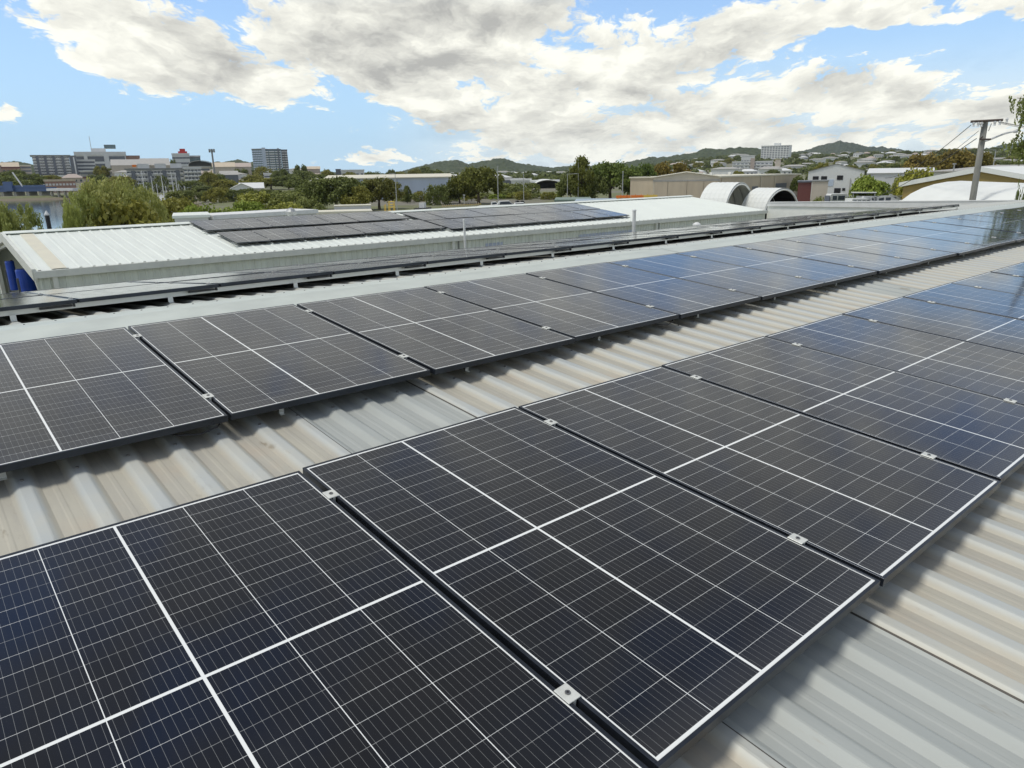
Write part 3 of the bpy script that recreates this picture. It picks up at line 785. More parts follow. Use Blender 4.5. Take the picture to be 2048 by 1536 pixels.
# mustard shed and the big grey roof behind it
t, w, h = gabled('shed', 'mustard yellow gabled shed behind the white dome tent', 'shed', 1807, 2146, 373, 343.5, 66, 30, M_OLIVE, M_FABRIC, 'y', 0, 60, over=.25, th=.35)
add_box(t, 'roller_door', M_SLATE, w * .09, w * .18, -.06, .03, 0, 2.9)
gabled('warehouse', 'wide low warehouse with dull grey roof behind the mustard shed', 'warehouse', 1868, 2330, 344, 331, 120, 40, M_LWALL, M_MIDR, 'x', 0, 112, over=.4)
# arched fabric shelters
def arch_tent(label, pl, pr, ptop, D, length, rz_add, mat_in, z0=0.0, wall=0.0, ribs=True, back=True):
    A, B, w, rz = frame_at(pl, pr, ptop, D)
    H = A.z - z0
    t = thing('arched_shelter', label, 'shelter', (A.x, A.y, z0), rz + rz_add)
    n = 18; prof_ = []
    for i in range(n + 1):
        a = math.pi * i / n; prof_.append((w / 2 - w / 2 * math.cos(a) * 1.0, wall + (H - wall) * math.sin(a) ** .85))
    prof_ = [(0, 0)] + prof_ + [(w, 0)]
    m_ = MB()
    ns = 7
    for k in range(ns):
        y0, y1 = length * k / ns, length * (k + 1) / ns
        sag = .10
        for (pa, pb) in zip(prof_, prof_[1:]):
            ym = (y0 + y1) / 2
            def sg(p): return (w / 2 + (p[0] - w / 2) * (1 - sag / w), p[1] - sag * (p[1] / H))
            m_.quad((pa[0], y0, pa[1]), (pb[0], y0, pb[1]), (sg(pb)[0], ym, sg(pb)[1]), (sg(pa)[0], ym, sg(pa)[1]))
            m_.quad((sg(pa)[0], ym, sg(pa)[1]), (sg(pb)[0], ym, sg(pb)[1]), (pb[0], y1, pb[1]), (pa[0], y1, pa[1]))
    o = m_.build('canopy', M_FABRIC, t, smooth=False, fix=False)
    so_ = o.modifiers.new('thickness', 'SOLIDIFY'); so_.thickness = .04
    for y in [0.02, length - .02] + ([length * k / 4 for k in (1, 2, 3)] if ribs else []):
        m_ = MB(); pts = [(p[0] * .985 + w * .0075, y, p[1] * .98) for p in prof_]
        m_.tube(pts, .06 if y > .1 else .12, 6); m_.build('hoop', M_FABRIC if y < .1 else M_TIN, t)
    if back:
        m_ = MB(); m_.poly([(p[0] * .97 + w * .015, length - .1, p[1] * .97) for p in prof_]); m_.build('end_wall', mat_in, t)
    return t, w, H
def side_tent(label, p0, p1, ptop, D, mat_end, span, Dend=None, base=0.0, turn=0.0):
    """shelter seen mainly from its side: the vault runs from p0 (far-left) to p1 where its open end is."""
    return None
# first shelter: vault running to the left, open end on the right
A = at(1395, 366, 97); B = at(1466, 366, 88)
def vault(label, A, B, wd, H, zb, closed_mat, dark_in, hoops=3):
    # A: far end of the crown line, B: open end of the crown line; wd = width across
    d = Vector((B.x - A.x, B.y - A.y, 0)); L = d.length; rz = math.atan2(d.y, d.x)
    t = thing('arched_shelter', label, 'shelter', (A.x, A.y, zb), rz)
    n = 20; prof_ = [(-wd / 2, 0)] + [(-wd / 2 * math.cos(math.pi * i / n), H * (.25 + .75 * math.sin(math.pi * i / n) ** .9)) for i in range(n + 1)] + [(wd / 2, 0)]
    m_ = MB(); ns = 6
    for k in range(ns * 2):
        xa, xb = L * k / (ns * 2), L * (k + 1) / (ns * 2); sa, sb = (.0 if k % 2 == 0 else .03), (.03 if k % 2 == 0 else .0)
        for (pa, pb) in zip(prof_, prof_[1:]):
            f = lambda p, s_: (p[0] * (1 - s_ / wd * 2), p[1] * (1 - s_ / H))
            a0, b0, b1, a1 = f(pa, sa), f(pb, sa), f(pb, sb), f(pa, sb)
            m_.quad((xa, *a0), (xa, *b0), (xb, *b1), (xb, *a1))
    o = m_.build('canopy', M_FABRIC, t, fix=False); q = o.modifiers.new('thickness', 'SOLIDIFY'); q.thickness = .05
    for k in range(hoops + 1):
        x = L * (1 - k / max(1, hoops)) * .98 + .05
        m_ = MB(); m_.tube([(x, p[0] * .97, p[1] * .97) for p in prof_], .10 if k == 0 else .05, 6); m_.build('hoop', M_FABRIC if k == 0 else M_TIN, t)
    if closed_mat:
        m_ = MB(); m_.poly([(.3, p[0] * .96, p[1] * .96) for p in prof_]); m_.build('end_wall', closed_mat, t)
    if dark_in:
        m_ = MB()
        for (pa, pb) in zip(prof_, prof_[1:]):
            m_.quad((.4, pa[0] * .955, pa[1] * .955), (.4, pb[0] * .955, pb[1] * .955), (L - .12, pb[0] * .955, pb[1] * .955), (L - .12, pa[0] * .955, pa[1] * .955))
        m_.build('painted_shade_shell', dark_in, t)  # added inner shell, its dark colour stands in for shade under the canopy
    return t
vault('larger white arched fabric shelter with its tan inside showing in front of the tan warehouse', at(1428, 366, 91), at(1483, 365.5, 89.3), 7.2, at(1483, 365, 89.3).z, 0, M_TAN2, None, 3)
vault('smaller white arched fabric shelter with its inside shade coloured black', at(1519, 376, 92), at(1568, 376.5, 89.8), 6.4, at(1568, 376.5, 89.8).z, 0, M_BLACK, M_BLACK, 2)  # black end wall and shell paint in the shade of the interior
# long dome tent in front of the mustard shed, seen from its side
A, B = at(1921, 361.5, 52), at(2300, 352, 36)
d = Vector((B.x - A.x, B.y - A.y, 0)); L = d.length
t = thing('arched_shelter', 'long white dome tent in front of the mustard shed beside the power pole', 'shelter', (A.x, A.y, 0), math.atan2(d.y, d.x))
H = A.z; m_ = MB(); n = 16; wd = 7.5
ends = []
for k in range(9):
    x = L * k / 8
    ring = [(x, -wd / 2 * math.cos(math.pi * i / n), H * (.55 + .45 * math.sin(math.pi * i / n) ** .8)) for i in range(n + 1)]
    ends.append(ring)
cap = [[(-2.6 * (1 - (j / 4) ** 1.8) ** .5 if j < 4 else 0, p[1] * 1.0, p[2] * 1.0) for p in ends[0]] for j in range(5)]
for j in range(4):      # the rounded left end closes down towards the ground
    f0, f1 = j / 4, (j + 1) / 4
    r0 = [(-1.3 * (1 - f0 ** 2) ** .5 * 1.0, p[1], max(0, p[2] * (f0 ** .75))) for p in ends[0]]
    r1 = [(-1.3 * (1 - f1 ** 2) ** .5 * 1.0, p[1], p[2] * (f1 ** .75)) for p in ends[0]]
    for i in range(n): m_.quad(r0[i], r0[i + 1], r1[i + 1], r1[i])
for ra_, rb_ in zip(ends, ends[1:]):
    for i in range(n): m_.quad(ra_[i], ra_[i + 1], rb_[i + 1], rb_[i])
m_.build('canopy', M_FABRIC, t, fix=False)
m_ = MB(); m_.box(0, L, -wd / 2 - .03, -wd / 2 + .03, 0, H * .55 - .05); m_.build('side_wall', M_NWALL, t)
for k in range(10):
    m_ = MB(); m_.box(L * (k + .5) / 10 - .05, L * (k + .5) / 10 + .05, -wd / 2 - .1, -wd / 2 - .04, 0, H * .55); m_.build('post', M_TIN, t)

# roofs just beyond the white shed
t, w, h = block('site_office', 'low off-white box roof with a dark vent behind the left of the white shed', 'building', 348, 416, 431.5, 36, 3, M_LWALL, 0, roof=M_NROOF, rh=.12, over=.08)
add_box(t, 'vent_opening', M_BLACK, w * .46, w * .82, -.05, .02, h - .42, h - .27)
block('shed', 'thin white roof edge showing over the left panels of the white shed', 'shed', 427, 632, 430.5, 38, 2.2, M_LWALL, 0, D2=41, roof=M_WHITE, rh=.2, over=.1)
t, w, h = block('shed', 'pale flat roof stepping up behind the white shed ridge', 'shed', 632, 742, 424, 50, 2.5, M_BEIGE, 0, roof=M_CREAM, rh=.2, over=.1)
t, w, h = block('shipping_container', 'off-white container with ribbed side behind the white shed', 'container', 668, 742, 411.5, 80, 2.5, M_LWALL, 0, roof=M_CREAM, rh=.12, over=.03)
for k in range(12): add_box(t, 'side_rib', M_LWALL, w * (k + .3) / 12, w * (k + .6) / 12, -.06, -.002, 1, h - .2)
for k, (a, b, y, m_, lb) in enumerate(((1110, 1182, 399.5, M_MIDR, 'dull green shed roof at the edge of the truck yard'), (1150, 1235, 403.5, M_BLUEW, 'pale blue flat roof just over the white shed ridge'))):
    block('shed', lb, 'shed', a, b, y, 100 - 20 * k, 9, M_LWALL, 0, roof=pm('roof_paint_%s' % ('green', 'blue')[k], ((.16, .22, .18), (.30, .38, .44))[k], .6), rh=.25, over=.1)
# marina sheds in the middle distance
t, w, h = gabled('shed', 'dark low boat shed beyond the marina at the centre', 'shed', 996, 1050, 361, 357, 400, 20, M_SLATE, M_GREYR, 'x')
t, w, h = block('shed', 'white flat roofed boat shed left of the arched marina roof', 'shed', 1022, 1062, 358.5, 380, 20, M_LWALL, roof=M_WHITE, rh=.8, over=.4)
t, w, h = block('shed', 'wide white marina shed with open dark front under the hill', 'shed', 1062, 1122, 361, 370, 20, M_SLATE, roof=M_WHITE, rh=1.0, over=.6)
vault('white arched boat shed roof at the marina under the far hill', at(1088, 360, 400), at(1096, 360, 350), 13, at(1096, 360, 350).z, 0, M_GREYR, None, 1)
gabled('house', 'small white gabled house with bright roof beside the creek', 'house', 462, 505, 377, 367, 300, 14, M_WHITE, M_WHITE, 'y', 0, 300)
t, w, h = gabled('house', 'long white-roofed wing joined to the creekside house', 'house', 480, 527, 377, 366, 303, 12, M_BEIGE, M_WHITE, 'x', 0)
add_box(t, 'window', M_WIN, w * .1, w * .25, -.06, .03, 1, 3)

# ---------------------------------------------------------------- the town on the left
t, w, h = block('apartment_building', 'pale eight-storey apartment block with four dark vertical recesses', 'apartments', 63, 137, 310, 850, 26, M_WHITE, roof=M_GREYR, rh=1.2, over=1.5, windows=(8, 16, 1.7, 1.5, M_WIN), balc=(8, 8, M_LWALL))
for a in (.10, .31, .54, .78): add_box(t, 'recess', M_SLATE, w * a, w * a + 2.2, -1.9, -1.5, 3, h - 1.3)
t, w, h = block('apartment_building', 'dark narrow end wing of the pale apartment block', 'apartments', 137.5, 151, 311, 848, 26, M_SLATE, roof=M_GREYR, rh=1.0, over=.3)
add_box(t, 'fin', M_WHITE, w * .55, w * .75, -.7, -.2, 0, h - 1.5)
block('podium', 'long white podium roof under the pale apartment block', 'building', 58, 168, 351, 820, 14, M_BRICK, roof=M_WHITE, rh=1.6, over=.5)
t, w, h = block('office_building', 'broad grey office building with dark window bands and roof plant', 'offices', 148, 250, 303.5, 980, 40, M_LWALL, roof=M_LWALL, rh=4, over=.6, bands=(3, .7, M_SLATE))
add_box(t, 'roof_plant', M_LWALL, w * .33, w * .62, 8, 25, h, h + 4); add_box(t, 'plant_room', M_TEAL, w * .60, w * .83, 8, 25, h + 4.01, h + 8); 
add_box(t, 'pier', M_LWALL, w * .17, w * .24, -1.2, -.1, 0, h - 4); add_box(t, 'pier', M_LWALL, w * .56, w * .66, -1.2, -.1, 0, h - 4)
m_ = MB(); m_.tube([(w * .34, 10, h + 4), (w * .34, 10, h + 17)], .3, 5); m_.build('antenna', M_TIN, t)
block('office_building', 'brick-coloured block right of the broad grey office building', 'offices', 250, 279, 311, 1000, 30, M_BRICK, roof=M_BRICK, rh=2, over=.1)
block('car_park', 'white banded building stepping down beside the apartment block', 'building', 151, 189, 319, 870, 25, M_WHITE, roof=M_WHITE, rh=1.2, over=.4, bands=(5, .5, M_SLATE))
block('car_park', 'low grey banded wing below the office building', 'building', 160, 205, 341, 800, 20, M_MIDR, roof=M_WHITE, rh=1, over=.3, bands=(2, .5, M_SLATE))
block('hall', 'red brick hall with red roof at the far left', 'building', 3, 39, 334, 800, 20, M_BRICK, roof=M_RED, rh=1.0, over=.5, windows=(2, 5, 2, 2, M_WIN))
gabled('hall', 'tan hipped roof over the brick hall at the far left', 'building', 4, 38, 333.5, 325, 808, 18, M_BRICK, M_TAN, 'x')
gabled('hall', 'salmon roofed building cut by the left edge of the picture', 'building', -30, 3, 331, 326, 815, 18, M_PINK, M_TAN, 'x')
block('offices', 'cream banded office block between the brick hall and apartment block', 'offices', 40, 61, 330, 830, 18, M_BEIGE, roof=M_CREAM, rh=1.0, over=.3, bands=(4, .45, M_SLATE))
t, w, h = block('terrace', 'low red brick building under the apartment block by the creek', 'building', 88, 150, 359, 520, 14, M_BRICK, roof=M_TAN, rh=1.2, over=.4, windows=(2, 9, 1.2, 1.2, M_LWALL))
block('terrace', 'small salmon brick building with red roof behind the pale tree', 'building', 166, 190, 354, 530, 14, M_PINK, roof=M_RED, rh=.9, over=.3)
gabled('hall', 'large beige low-pitched roof left of the waterfront apartments', 'building', 222, 300, 331, 319, 760, 60, M_BEIGE, M_MIDR, 'x')
gabled('hall', 'second large beige roof behind the waterfront apartments', 'building', 280, 340, 331, 317, 800, 50, M_BEIGE, M_MIDR, 'x')
o, w, h = block('construction_hoist', 'small orange platform on the beige roof above the apartments', 'platform', 264, 272, 329.5, 745, 3, M_ORANGE, zb=at(262, 334, 745).z, roof=M_ORANGE, rh=.5, over=.3)
t, w, h = block('apartment_building', 'long grey and white waterfront apartment row behind the yacht masts', 'apartments', 252, 366, 337, 560, 16, M_LWALL, roof=M_GREYR, rh=1.0, over=1.0, windows=(4, 17, 1.7, 1.4, M_WIN), balc=(4, 9, M_WHITE))
for a in (.08, .36, .62, .86): add_box(t, 'bay', M_SLATE, w * a, w * a + 2.4, -1.9, -1.5, 1, h - 1.5)
for a in (.20, .50, .78): add_box(t, 'penthouse', M_LWALL, w * a, w * a + 7, 2, 9, h, h + 3)
t, w, h = block('apartment_building', 'white right wing of the waterfront apartments with deep balconies', 'apartments', 366.5, 401, 334, 556, 14, M_WHITE, roof=M_LWALL, rh=1.2, over=.6, windows=(5, 5, 1.9, 1.6, M_WIN), balc=(5, 4, M_WHITE))
t, w, h = block('hotel', 'pale stepped hotel with a small red rooftop sign', 'hotel', 343, 378, 306.5, 950, 20, M_LWALL, roof=M_WHITE, rh=1.5, over=.3, windows=(4, 5, 3.6, 1.8, M_SLATE))
add_box(t, 'rooftop_sign', M_REDP, w * .48, w * .80, 1, 1.4, h + .2, h + 5); add_box(t, 'sign_frame', M_REDP, w * .38, w * .9, 1.1, 1.3, h, h + 2.2)
t, w, h = block('hotel', 'lower dark banded wing right of the hotel', 'hotel', 378, 400, 311, 955, 20, M_SLATE, roof=M_LWALL, rh=1.3, over=.3, bands=(3, .5, M_TEAL))
vault('curved pale roof with dark underside right of the hotel', at(399, 321, 860), at(400, 321, 835), 24, at(400, 321, 835).z - at(400, 333, 835).z, at(400, 333, 835).z, M_SLATE, None, 1)
block('civic_building', 'long pale building under the curved roof', 'building', 335, 420, 333, 830, 20, M_BEIGE, roof=M_MIDR, rh=1.2, over=.4, bands=(2, .4, M_SLATE))
# tower block
t, w, h = block('tower_block', 'tall teal glass tower block rising above the trees', 'tower', 503, 523, 297.5, 905, 24, M_TEAL, roof=M_GREYR, rh=1, over=.3, windows=(11, 6, 1.6, 1.5, M_BLUEW), D2=900)
t, w, h = block('tower_block', 'right part of the teal glass tower with white balconies', 'tower', 524, 561, 298, 900, 24, M_TEAL, roof=M_SLATE, rh=1.0, over=.3, windows=(11, 9, 1.6, 1.3, M_BLUEW), balc=(11, 3, M_LWALL))
add_box(t, 'core', M_BLUEW, -.5, 3.4, -1.9, -.1, 0, h + 1.5); add_box(t, 'core', M_SLATE, w * .82, w * .9, -1.9, -.1, 0, h + .8)
t, w, h = block('tower_block', 'dark slanting end face of the glass tower with stacked balconies', 'tower', 561.5, 574, 299, 903, 20, M_SLATE, roof=M_SLATE, rh=.6, over=.2, balc=(11, 2, M_LWALL))
block('office_building', 'low white building with one long window band at the foot of the tower', 'offices', 527, 568, 346, 640, 14, M_WHITE, roof=M_WHITE, rh=1.4, over=.3, bands=(2, .3, M_SLATE))
block('office_building', 'small white flat-roofed building among trees left of the tower', 'offices', 481, 498, 350, 600, 10, M_WHITE, roof=M_WHITE, rh=.8, over=.3, bands=(2, .3, M_SLATE))
gabled('house', 'wide brown-roofed house on the rise left of the tower', 'house', 425, 470, 334, 325, 700, 26, M_BEIGE, M_TAN, 'x')
gabled('house', 'brown-roofed house tucked against the tower on the rise', 'house', 462, 502, 334, 326, 720, 26, M_BEIGE, M_PINK, 'x')
gabled('house', 'grey-roofed house below the rise left of the tower', 'house', 440, 476, 350, 342, 600, 20, M_SLATE, M_MIDR, 'x')
gabled('house', 'small grey house on the skyline right of the tower', 'house', 612, 640, 338, 333, 720, 16, M_PINK, M_TAN, 'x')
t, w, h = block('house', 'white modern house with dark left wing on the skyline', 'house', 682, 728, 339.5, 640, 14, M_LWALL, roof=M_WHITE, rh=.8, over=.4, windows=(2, 5, 2, 1.6, M_WIN))
block('house', 'dark wing of the modern skyline house', 'house', 671, 681.5, 338, 642, 12, M_SLATE, roof=M_SLATE, rh=.5, over=.2)
# ---------------------------------------------------------------- the town on the right
t, w, h = block('apartment_building', 'white eight-storey apartment block on the ridge between the hills', 'apartments', 1523, 1579, 291.5, 1480, 24, M_WHITE, roof=M_WHITE, rh=1.2, over=.4, windows=(8, 10, 3.6, 1.7, M_SLATE), D2=1470)
add_box(t, 'roof_plant', M_WHITE, w * .42, w * .64, 6, 16, h, h + 4)
t, w, h = block('apartment_building', 'pale and salmon stepped apartments below the white block on the ridge', 'apartments', 1465, 1546, 323, 860, 20, M_LWALL, roof=M_LWALL, rh=1.0, over=.5, windows=(4, 10, 2.5, 1.2, M_SLATE), balc=(4, 7, M_WHITE))
for a in (.45, .50): add_box(t, 'stair_tower', M_PINK, w * a, w * a + 2.2, -2, -.2, 0, h + 5 - a * 4)
block('apartment_building', 'plain tan end block of the stepped apartments', 'apartments', 1551, 1562, 319, 858, 14, M_BEIGE, roof=M_BEIGE, rh=.5, over=.1)
block('apartment_building', 'white upper tier of apartments on the slope under the ridge block', 'apartments', 1483, 1510, 311, 980, 16, M_LWALL, roof=M_WHITE, rh=.8, over=.3, windows=(2, 5, 2.4, 1.4, M_SLATE))
# ordinary houses scattered over the slopes: three kinds
def house_proto(kind):
    t = thing('hillside_house', 'house', 'house')
    W, Dp, H, Rf = ((15, 10, 3.6, 2.0), (20, 11, 6.0, 1.4), (12, 9, 3.4, 2.6))[kind]
    wm = (M_LWALL, M_WHITE, M_BEIGE)[kind]; rm = (M_WHITE, M_MIDR, M_PINK)[kind]
    m_ = MB(); m_.box(0, W, 0, Dp, -4, H); m_.build('wall', wm, t)
    m_ = MB(); a = .8; i = Dp * .42
    c = [(-a, -a, H + .02), (W + a, -a, H + .02), (W + a, Dp + a, H + .02), (-a, Dp + a, H + .02)]; r0, r1 = (i, Dp / 2, H + Rf), (W - i, Dp / 2, H + Rf)
    m_.quad(c[0], c[1], r1, r0); m_.quad(c[2], c[3], r0, r1); m_.poly([c[1], c[2], r1]); m_.poly([c[3], c[0], r0]); m_.quad(*c[::-1]); m_.build('roof', rm, t)
    for k in range(4): add_box(t, 'window', M_WIN, W * (k + .3) / 4, W * (k + .7) / 4, -.06, .04, .9, 2.3)
    return t
protos = [house_proto(k) for k in range(3)]; first = [True] * 3
HG = ['white-roofed houses scattered on the slopes', 'grey-roofed two-storey houses scattered on the slopes', 'small brown-roofed houses scattered on the slopes']
HL = ['small pale house with a white hipped roof among trees on the far slopes', 'two-storey white house with a grey roof among trees on the far slopes', 'small beige house with a brown-pink roof among trees on the far slopes']
rnd = random.Random(11)
def place_house(px, D, kind, py=None):
    q = at(px, py or 335, D); z = gzp(q)
    if first[kind]: o = protos[kind]; first[kind] = False
    else: o = dup(protos[kind])
    o.location = (q.x, q.y, z); o.rotation_euler = (0, 0, base - math.pi / 2 + rnd.uniform(-.7, .7)); s_ = rnd.uniform(.8, 1.25); o.scale = (s_, s_, s_)
    o['label'] = HL[kind]; o['group'] = HG[kind]
for k in range(120):
    px = rnd.uniform(1340, 2060); D = rnd.uniform(720, 1950)
    if 1500 < px < 1600 and D > 1250: continue
    place_house(px, D, rnd.choice([0, 0, 1, 1, 2]))
for k in range(26): place_house(rnd.uniform(0, 640), rnd.uniform(600, 1000), rnd.choice([0, 1, 2]))
for k in range(24): place_house(rnd.uniform(800, 1130), rnd.uniform(480, 1500), rnd.choice([0, 0, 1]))

# ---------------------------------------------------------------- hills
from mathutils import noise as mn
def hill_mat(name, a, b_):
    m = pm(name, a, .85, spec=.15); S.nt = nt = m.node_tree; b = bsdf(m); g = nt.nodes.new('ShaderNodeNewGeometry')
    f = noise(g.outputs['Position'], .09, 5, .7); f2 = noise(g.outputs['Position'], .006, 4, .6)
    c = mixc(sstep(f, .38, .62), a, b_); c = mixc(sstep(f2, .55, .72, 0, .45), c, (.16, .15, .09)); nt.links.new(c, b.inputs['Base Color']); return m
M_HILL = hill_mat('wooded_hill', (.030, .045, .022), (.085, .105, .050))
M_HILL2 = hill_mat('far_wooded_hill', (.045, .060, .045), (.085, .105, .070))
def hill(name, pts, D, depth, mat, amp=7):
    mb = MB(); N = int((pts[-1][0] - pts[0][0]) / 1.6); ROWS = 26
    for i in range(N + 1):
        px = pts[0][0] + (pts[-1][0] - pts[0][0]) * i / N
        for (a, b) in zip(pts, pts[1:]):
            if a[0] <= px <= b[0]: u = (px - a[0]) / (b[0] - a[0]); py = a[1] + (b[1] - a[1]) * u; break
        top = at(px, py, D); zt = top.z; dirv = Vector((top.x, top.y)).normalized()
        for j in range(ROWS):
            tt = j / (ROWS - 1) * 1.35
            r = D - depth + depth * tt
            prof_ = sm(tt, -.1, 1.0) if tt <= 1 else 1 - sm(tt, 1.0, 1.7)
            x, y = dirv.x * r, dirv.y * r
            ws = mn.fractal(Vector((x * .006, y * .006, 0)), 1, 2, 4)
            cr = mn.fractal(Vector((x * .05, y * .05, 3)), .8, 2.1, 3)
            z = -6 + (zt + 6) * prof_ * (1 + .10 * ws * (1 if tt < .9 else .2)) + amp * cr * prof_
            mb.v.append((x, y, z))
    for i in range(N):
        for j in range(ROWS - 1):
            a = i * ROWS + j; mb.f.append((a, a + ROWS, a + ROWS + 1, a + 1)); mb.m.append(0)
    o = mb.build(name, mat, fix=False, smooth=False); tag(o, kind='structure'); return o
hill('hill', [(770, 350), (800, 344), (850, 330), (870, 325), (900, 321), (915, 321), (935, 328), (960, 324), (990, 318), (1010, 318), (1035, 327), (1080, 333), (1100, 336), (1130, 333), (1160, 330), (1250, 334), (1300, 340)], 2500, 900, M_HILL, 5)
hill('hill', [(1170, 345), (1220, 334), (1262, 324), (1300, 316), (1340, 314), (1385, 306), (1410, 298), (1440, 301), (1480, 297), (1520, 300), (1560, 303), (1610, 306), (1660, 306), (1720, 312), (1790, 318), (1850, 320)], 2450, 900, M_HILL, 5)
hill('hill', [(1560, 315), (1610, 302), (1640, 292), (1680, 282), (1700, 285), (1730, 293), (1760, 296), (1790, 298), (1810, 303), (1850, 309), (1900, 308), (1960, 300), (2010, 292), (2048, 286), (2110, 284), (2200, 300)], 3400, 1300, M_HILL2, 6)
hill('hill', [(-120, 330), (0, 327), (30, 324), (70, 330), (160, 333), (300, 333), (440, 327), (475, 321), (500, 326), (560, 337), (640, 344), (700, 346), (780, 348)], 2000, 800, M_HILL, 4)
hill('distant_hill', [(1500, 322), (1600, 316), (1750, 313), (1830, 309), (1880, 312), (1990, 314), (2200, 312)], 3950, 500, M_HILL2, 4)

# ---------------------------------------------------------------- trees
def rvec(r):
    while True:
        v = Vector((r.uniform(-1, 1), r.uniform(-1, 1), r.uniform(-1, 1)))
        if .05 < v.length < 1: return v.normalized()
def leaf_mesh(seed, nclump, nleaf, ls, shape, droop=0.0, mat=None, crn=.30):
    """unit crown: radius about 1 across, from z 0 to 1; shape(r)->clump centre and radius"""
    r = random.Random(seed); mb = MB()
    for c in range(nclump):
        cx, cy, cz, cr = shape(r)
        for k in range(nleaf):
            d = rvec(r); rad = cr * (r.random() ** .42)
            p = Vector((cx, cy, cz)) + Vector((d.x * rad, d.y * rad, d.z * rad * .75))
            if droop: p.z -= droop * r.random() ** 2
            nrm = (d * .8 + rvec(r) * .9 + Vector((0, 0, .25))).normalized()
            u = nrm.cross(rvec(r)).normalized(); w = nrm.cross(u)
            if droop: w = (w * .35 + Vector((0, 0, -1))).normalized(); u = w.cross(nrm).normalized()
            s_ = ls * r.uniform(.6, 1.3); l_ = s_ * (1.6 if droop else 1.15)
            a = p - u * s_ * .5; b = p + w * l_ * .5; c_ = p + u * s_ * .5; d_ = p - w * l_ * .5
            mb.quad(a, b, c_, d_)
    return mb.mesh('crown', mat or M_LEAF)
def dome(zlo=.25, spread=.75, rr=(.16, .30)):
    def f(r):
        a = r.uniform(0, 6.283); t = r.random(); e = math.sqrt(r.random())
        z = zlo + (1 - zlo) * t; k = math.sqrt(max(0, 1 - ((t - .35) / .72) ** 2))
        return (math.cos(a) * spread * e ** .6 * k, math.sin(a) * spread * e ** .6 * k, z * .86 + .03, r.uniform(*rr))
    return f
def column(r):
    t = r.random(); a = r.uniform(0, 6.283); k = .55 * math.sin(math.pi * (.12 + .8 * t)) * r.random() ** .5
    return (math.cos(a) * k, math.sin(a) * k, .15 + .75 * t, r.uniform(.12, .2))
CR = {
 'round': leaf_mesh(1, 60, 95, .075, dome()),
 'round2': leaf_mesh(2, 52, 100, .080, dome(.35, .85, (.15, .28))),
 'fig': leaf_mesh(3, 85, 90, .062, dome(.38, .90, (.13, .24))),
 'willow': leaf_mesh(4, 130, 120, .032, dome(.14, .86, (.08, .17)), mat=M_WILLOW),
 'willow2': leaf_mesh(14, 105, 120, .034, dome(.08, .88, (.08, .17)), mat=M_WILLOW),
 'bush': leaf_mesh(5, 40, 70, .085, dome(.0, .85, (.18, .34))),
 'bush2': leaf_mesh(6, 34, 80, .090, dome(.05, .9, (.16, .30))),
 'tall': leaf_mesh(7, 60, 80, .060, column),
}
def trunk_mesh(seed, h0, nb, r0, lean=.05):
    r = random.Random(seed); mb = MB()
    mb.tube([(0, 0, -.03), (r.uniform(-lean, lean) * .3, 0, h0 * .5), (r.uniform(-lean, lean), r.uniform(-lean, lean), h0)], [r0 * 1.3, r0, r0 * .75], 7)
    for k in range(nb):
        a = 6.283 * k / nb + r.uniform(-.4, .4); L_ = r.uniform(.35, .6)
        q1 = Vector((math.cos(a) * L_ * .5, math.sin(a) * L_ * .5, h0 + (1 - h0) * .3)); q2 = Vector((math.cos(a) * L_, math.sin(a) * L_, h0 + (1 - h0) * r.uniform(.45, .7)))
        mb.tube([(0, 0, h0 * .9), q1, q2], [r0 * .55, r0 * .38, r0 * .15], 6)
        mb.tube([q1, q1 + Vector((r.uniform(-.2, .2), r.uniform(-.2, .2), .25))], [r0 * .3, r0 * .1], 5)
    return mb.mesh('trunk', M_BARK)
TK = {k: trunk_mesh(s_, h_, n_, r_) for k, s_, h_, n_, r_ in (('round', 1, .28, 5, .035), ('round2', 2, .32, 5, .04), ('fig', 3, .30, 7, .05), ('willow', 4, .22, 6, .018), ('willow2', 8, .18, 6, .018), ('bush', 5, .12, 4, .03), ('bush2', 6, .12, 4, .03), ('tall', 7, .4, 4, .03))}
rt = random.Random(21)
def tree(kind, px, ptop, D, wpx, colr, label, group=None, zb=None, cat='tree', name=None):
    top = at(px, ptop, D); z0 = gzp(top) if zb is None else zb
    h = (top.z - z0) / 1.0; rad = wpx / 2 * D / FPX * .95 * (1 / (.86 if kind != 'tall' else .75))
    t = thing(name or ('bush' if kind.startswith('bush') else 'tree'), label, cat, (top.x, top.y, z0), rt.uniform(0, 6.28), group)
    for nm, me in (('trunk', TK[kind]), ('crown', CR[kind])):
        o = link(nm, me, t); o.scale = (rad, rad, h); 
        if nm == 'crown': o.color = (*colr, 1)
    return t
G1 = (1, 1, 1); DK = (.72, .76, .70); LT = (1.45, 1.35, 1.0); OLV = (1.15, 1.0, .7); BR = (1.15, .80, .62); BRT = (1.2, 1.35, .75)
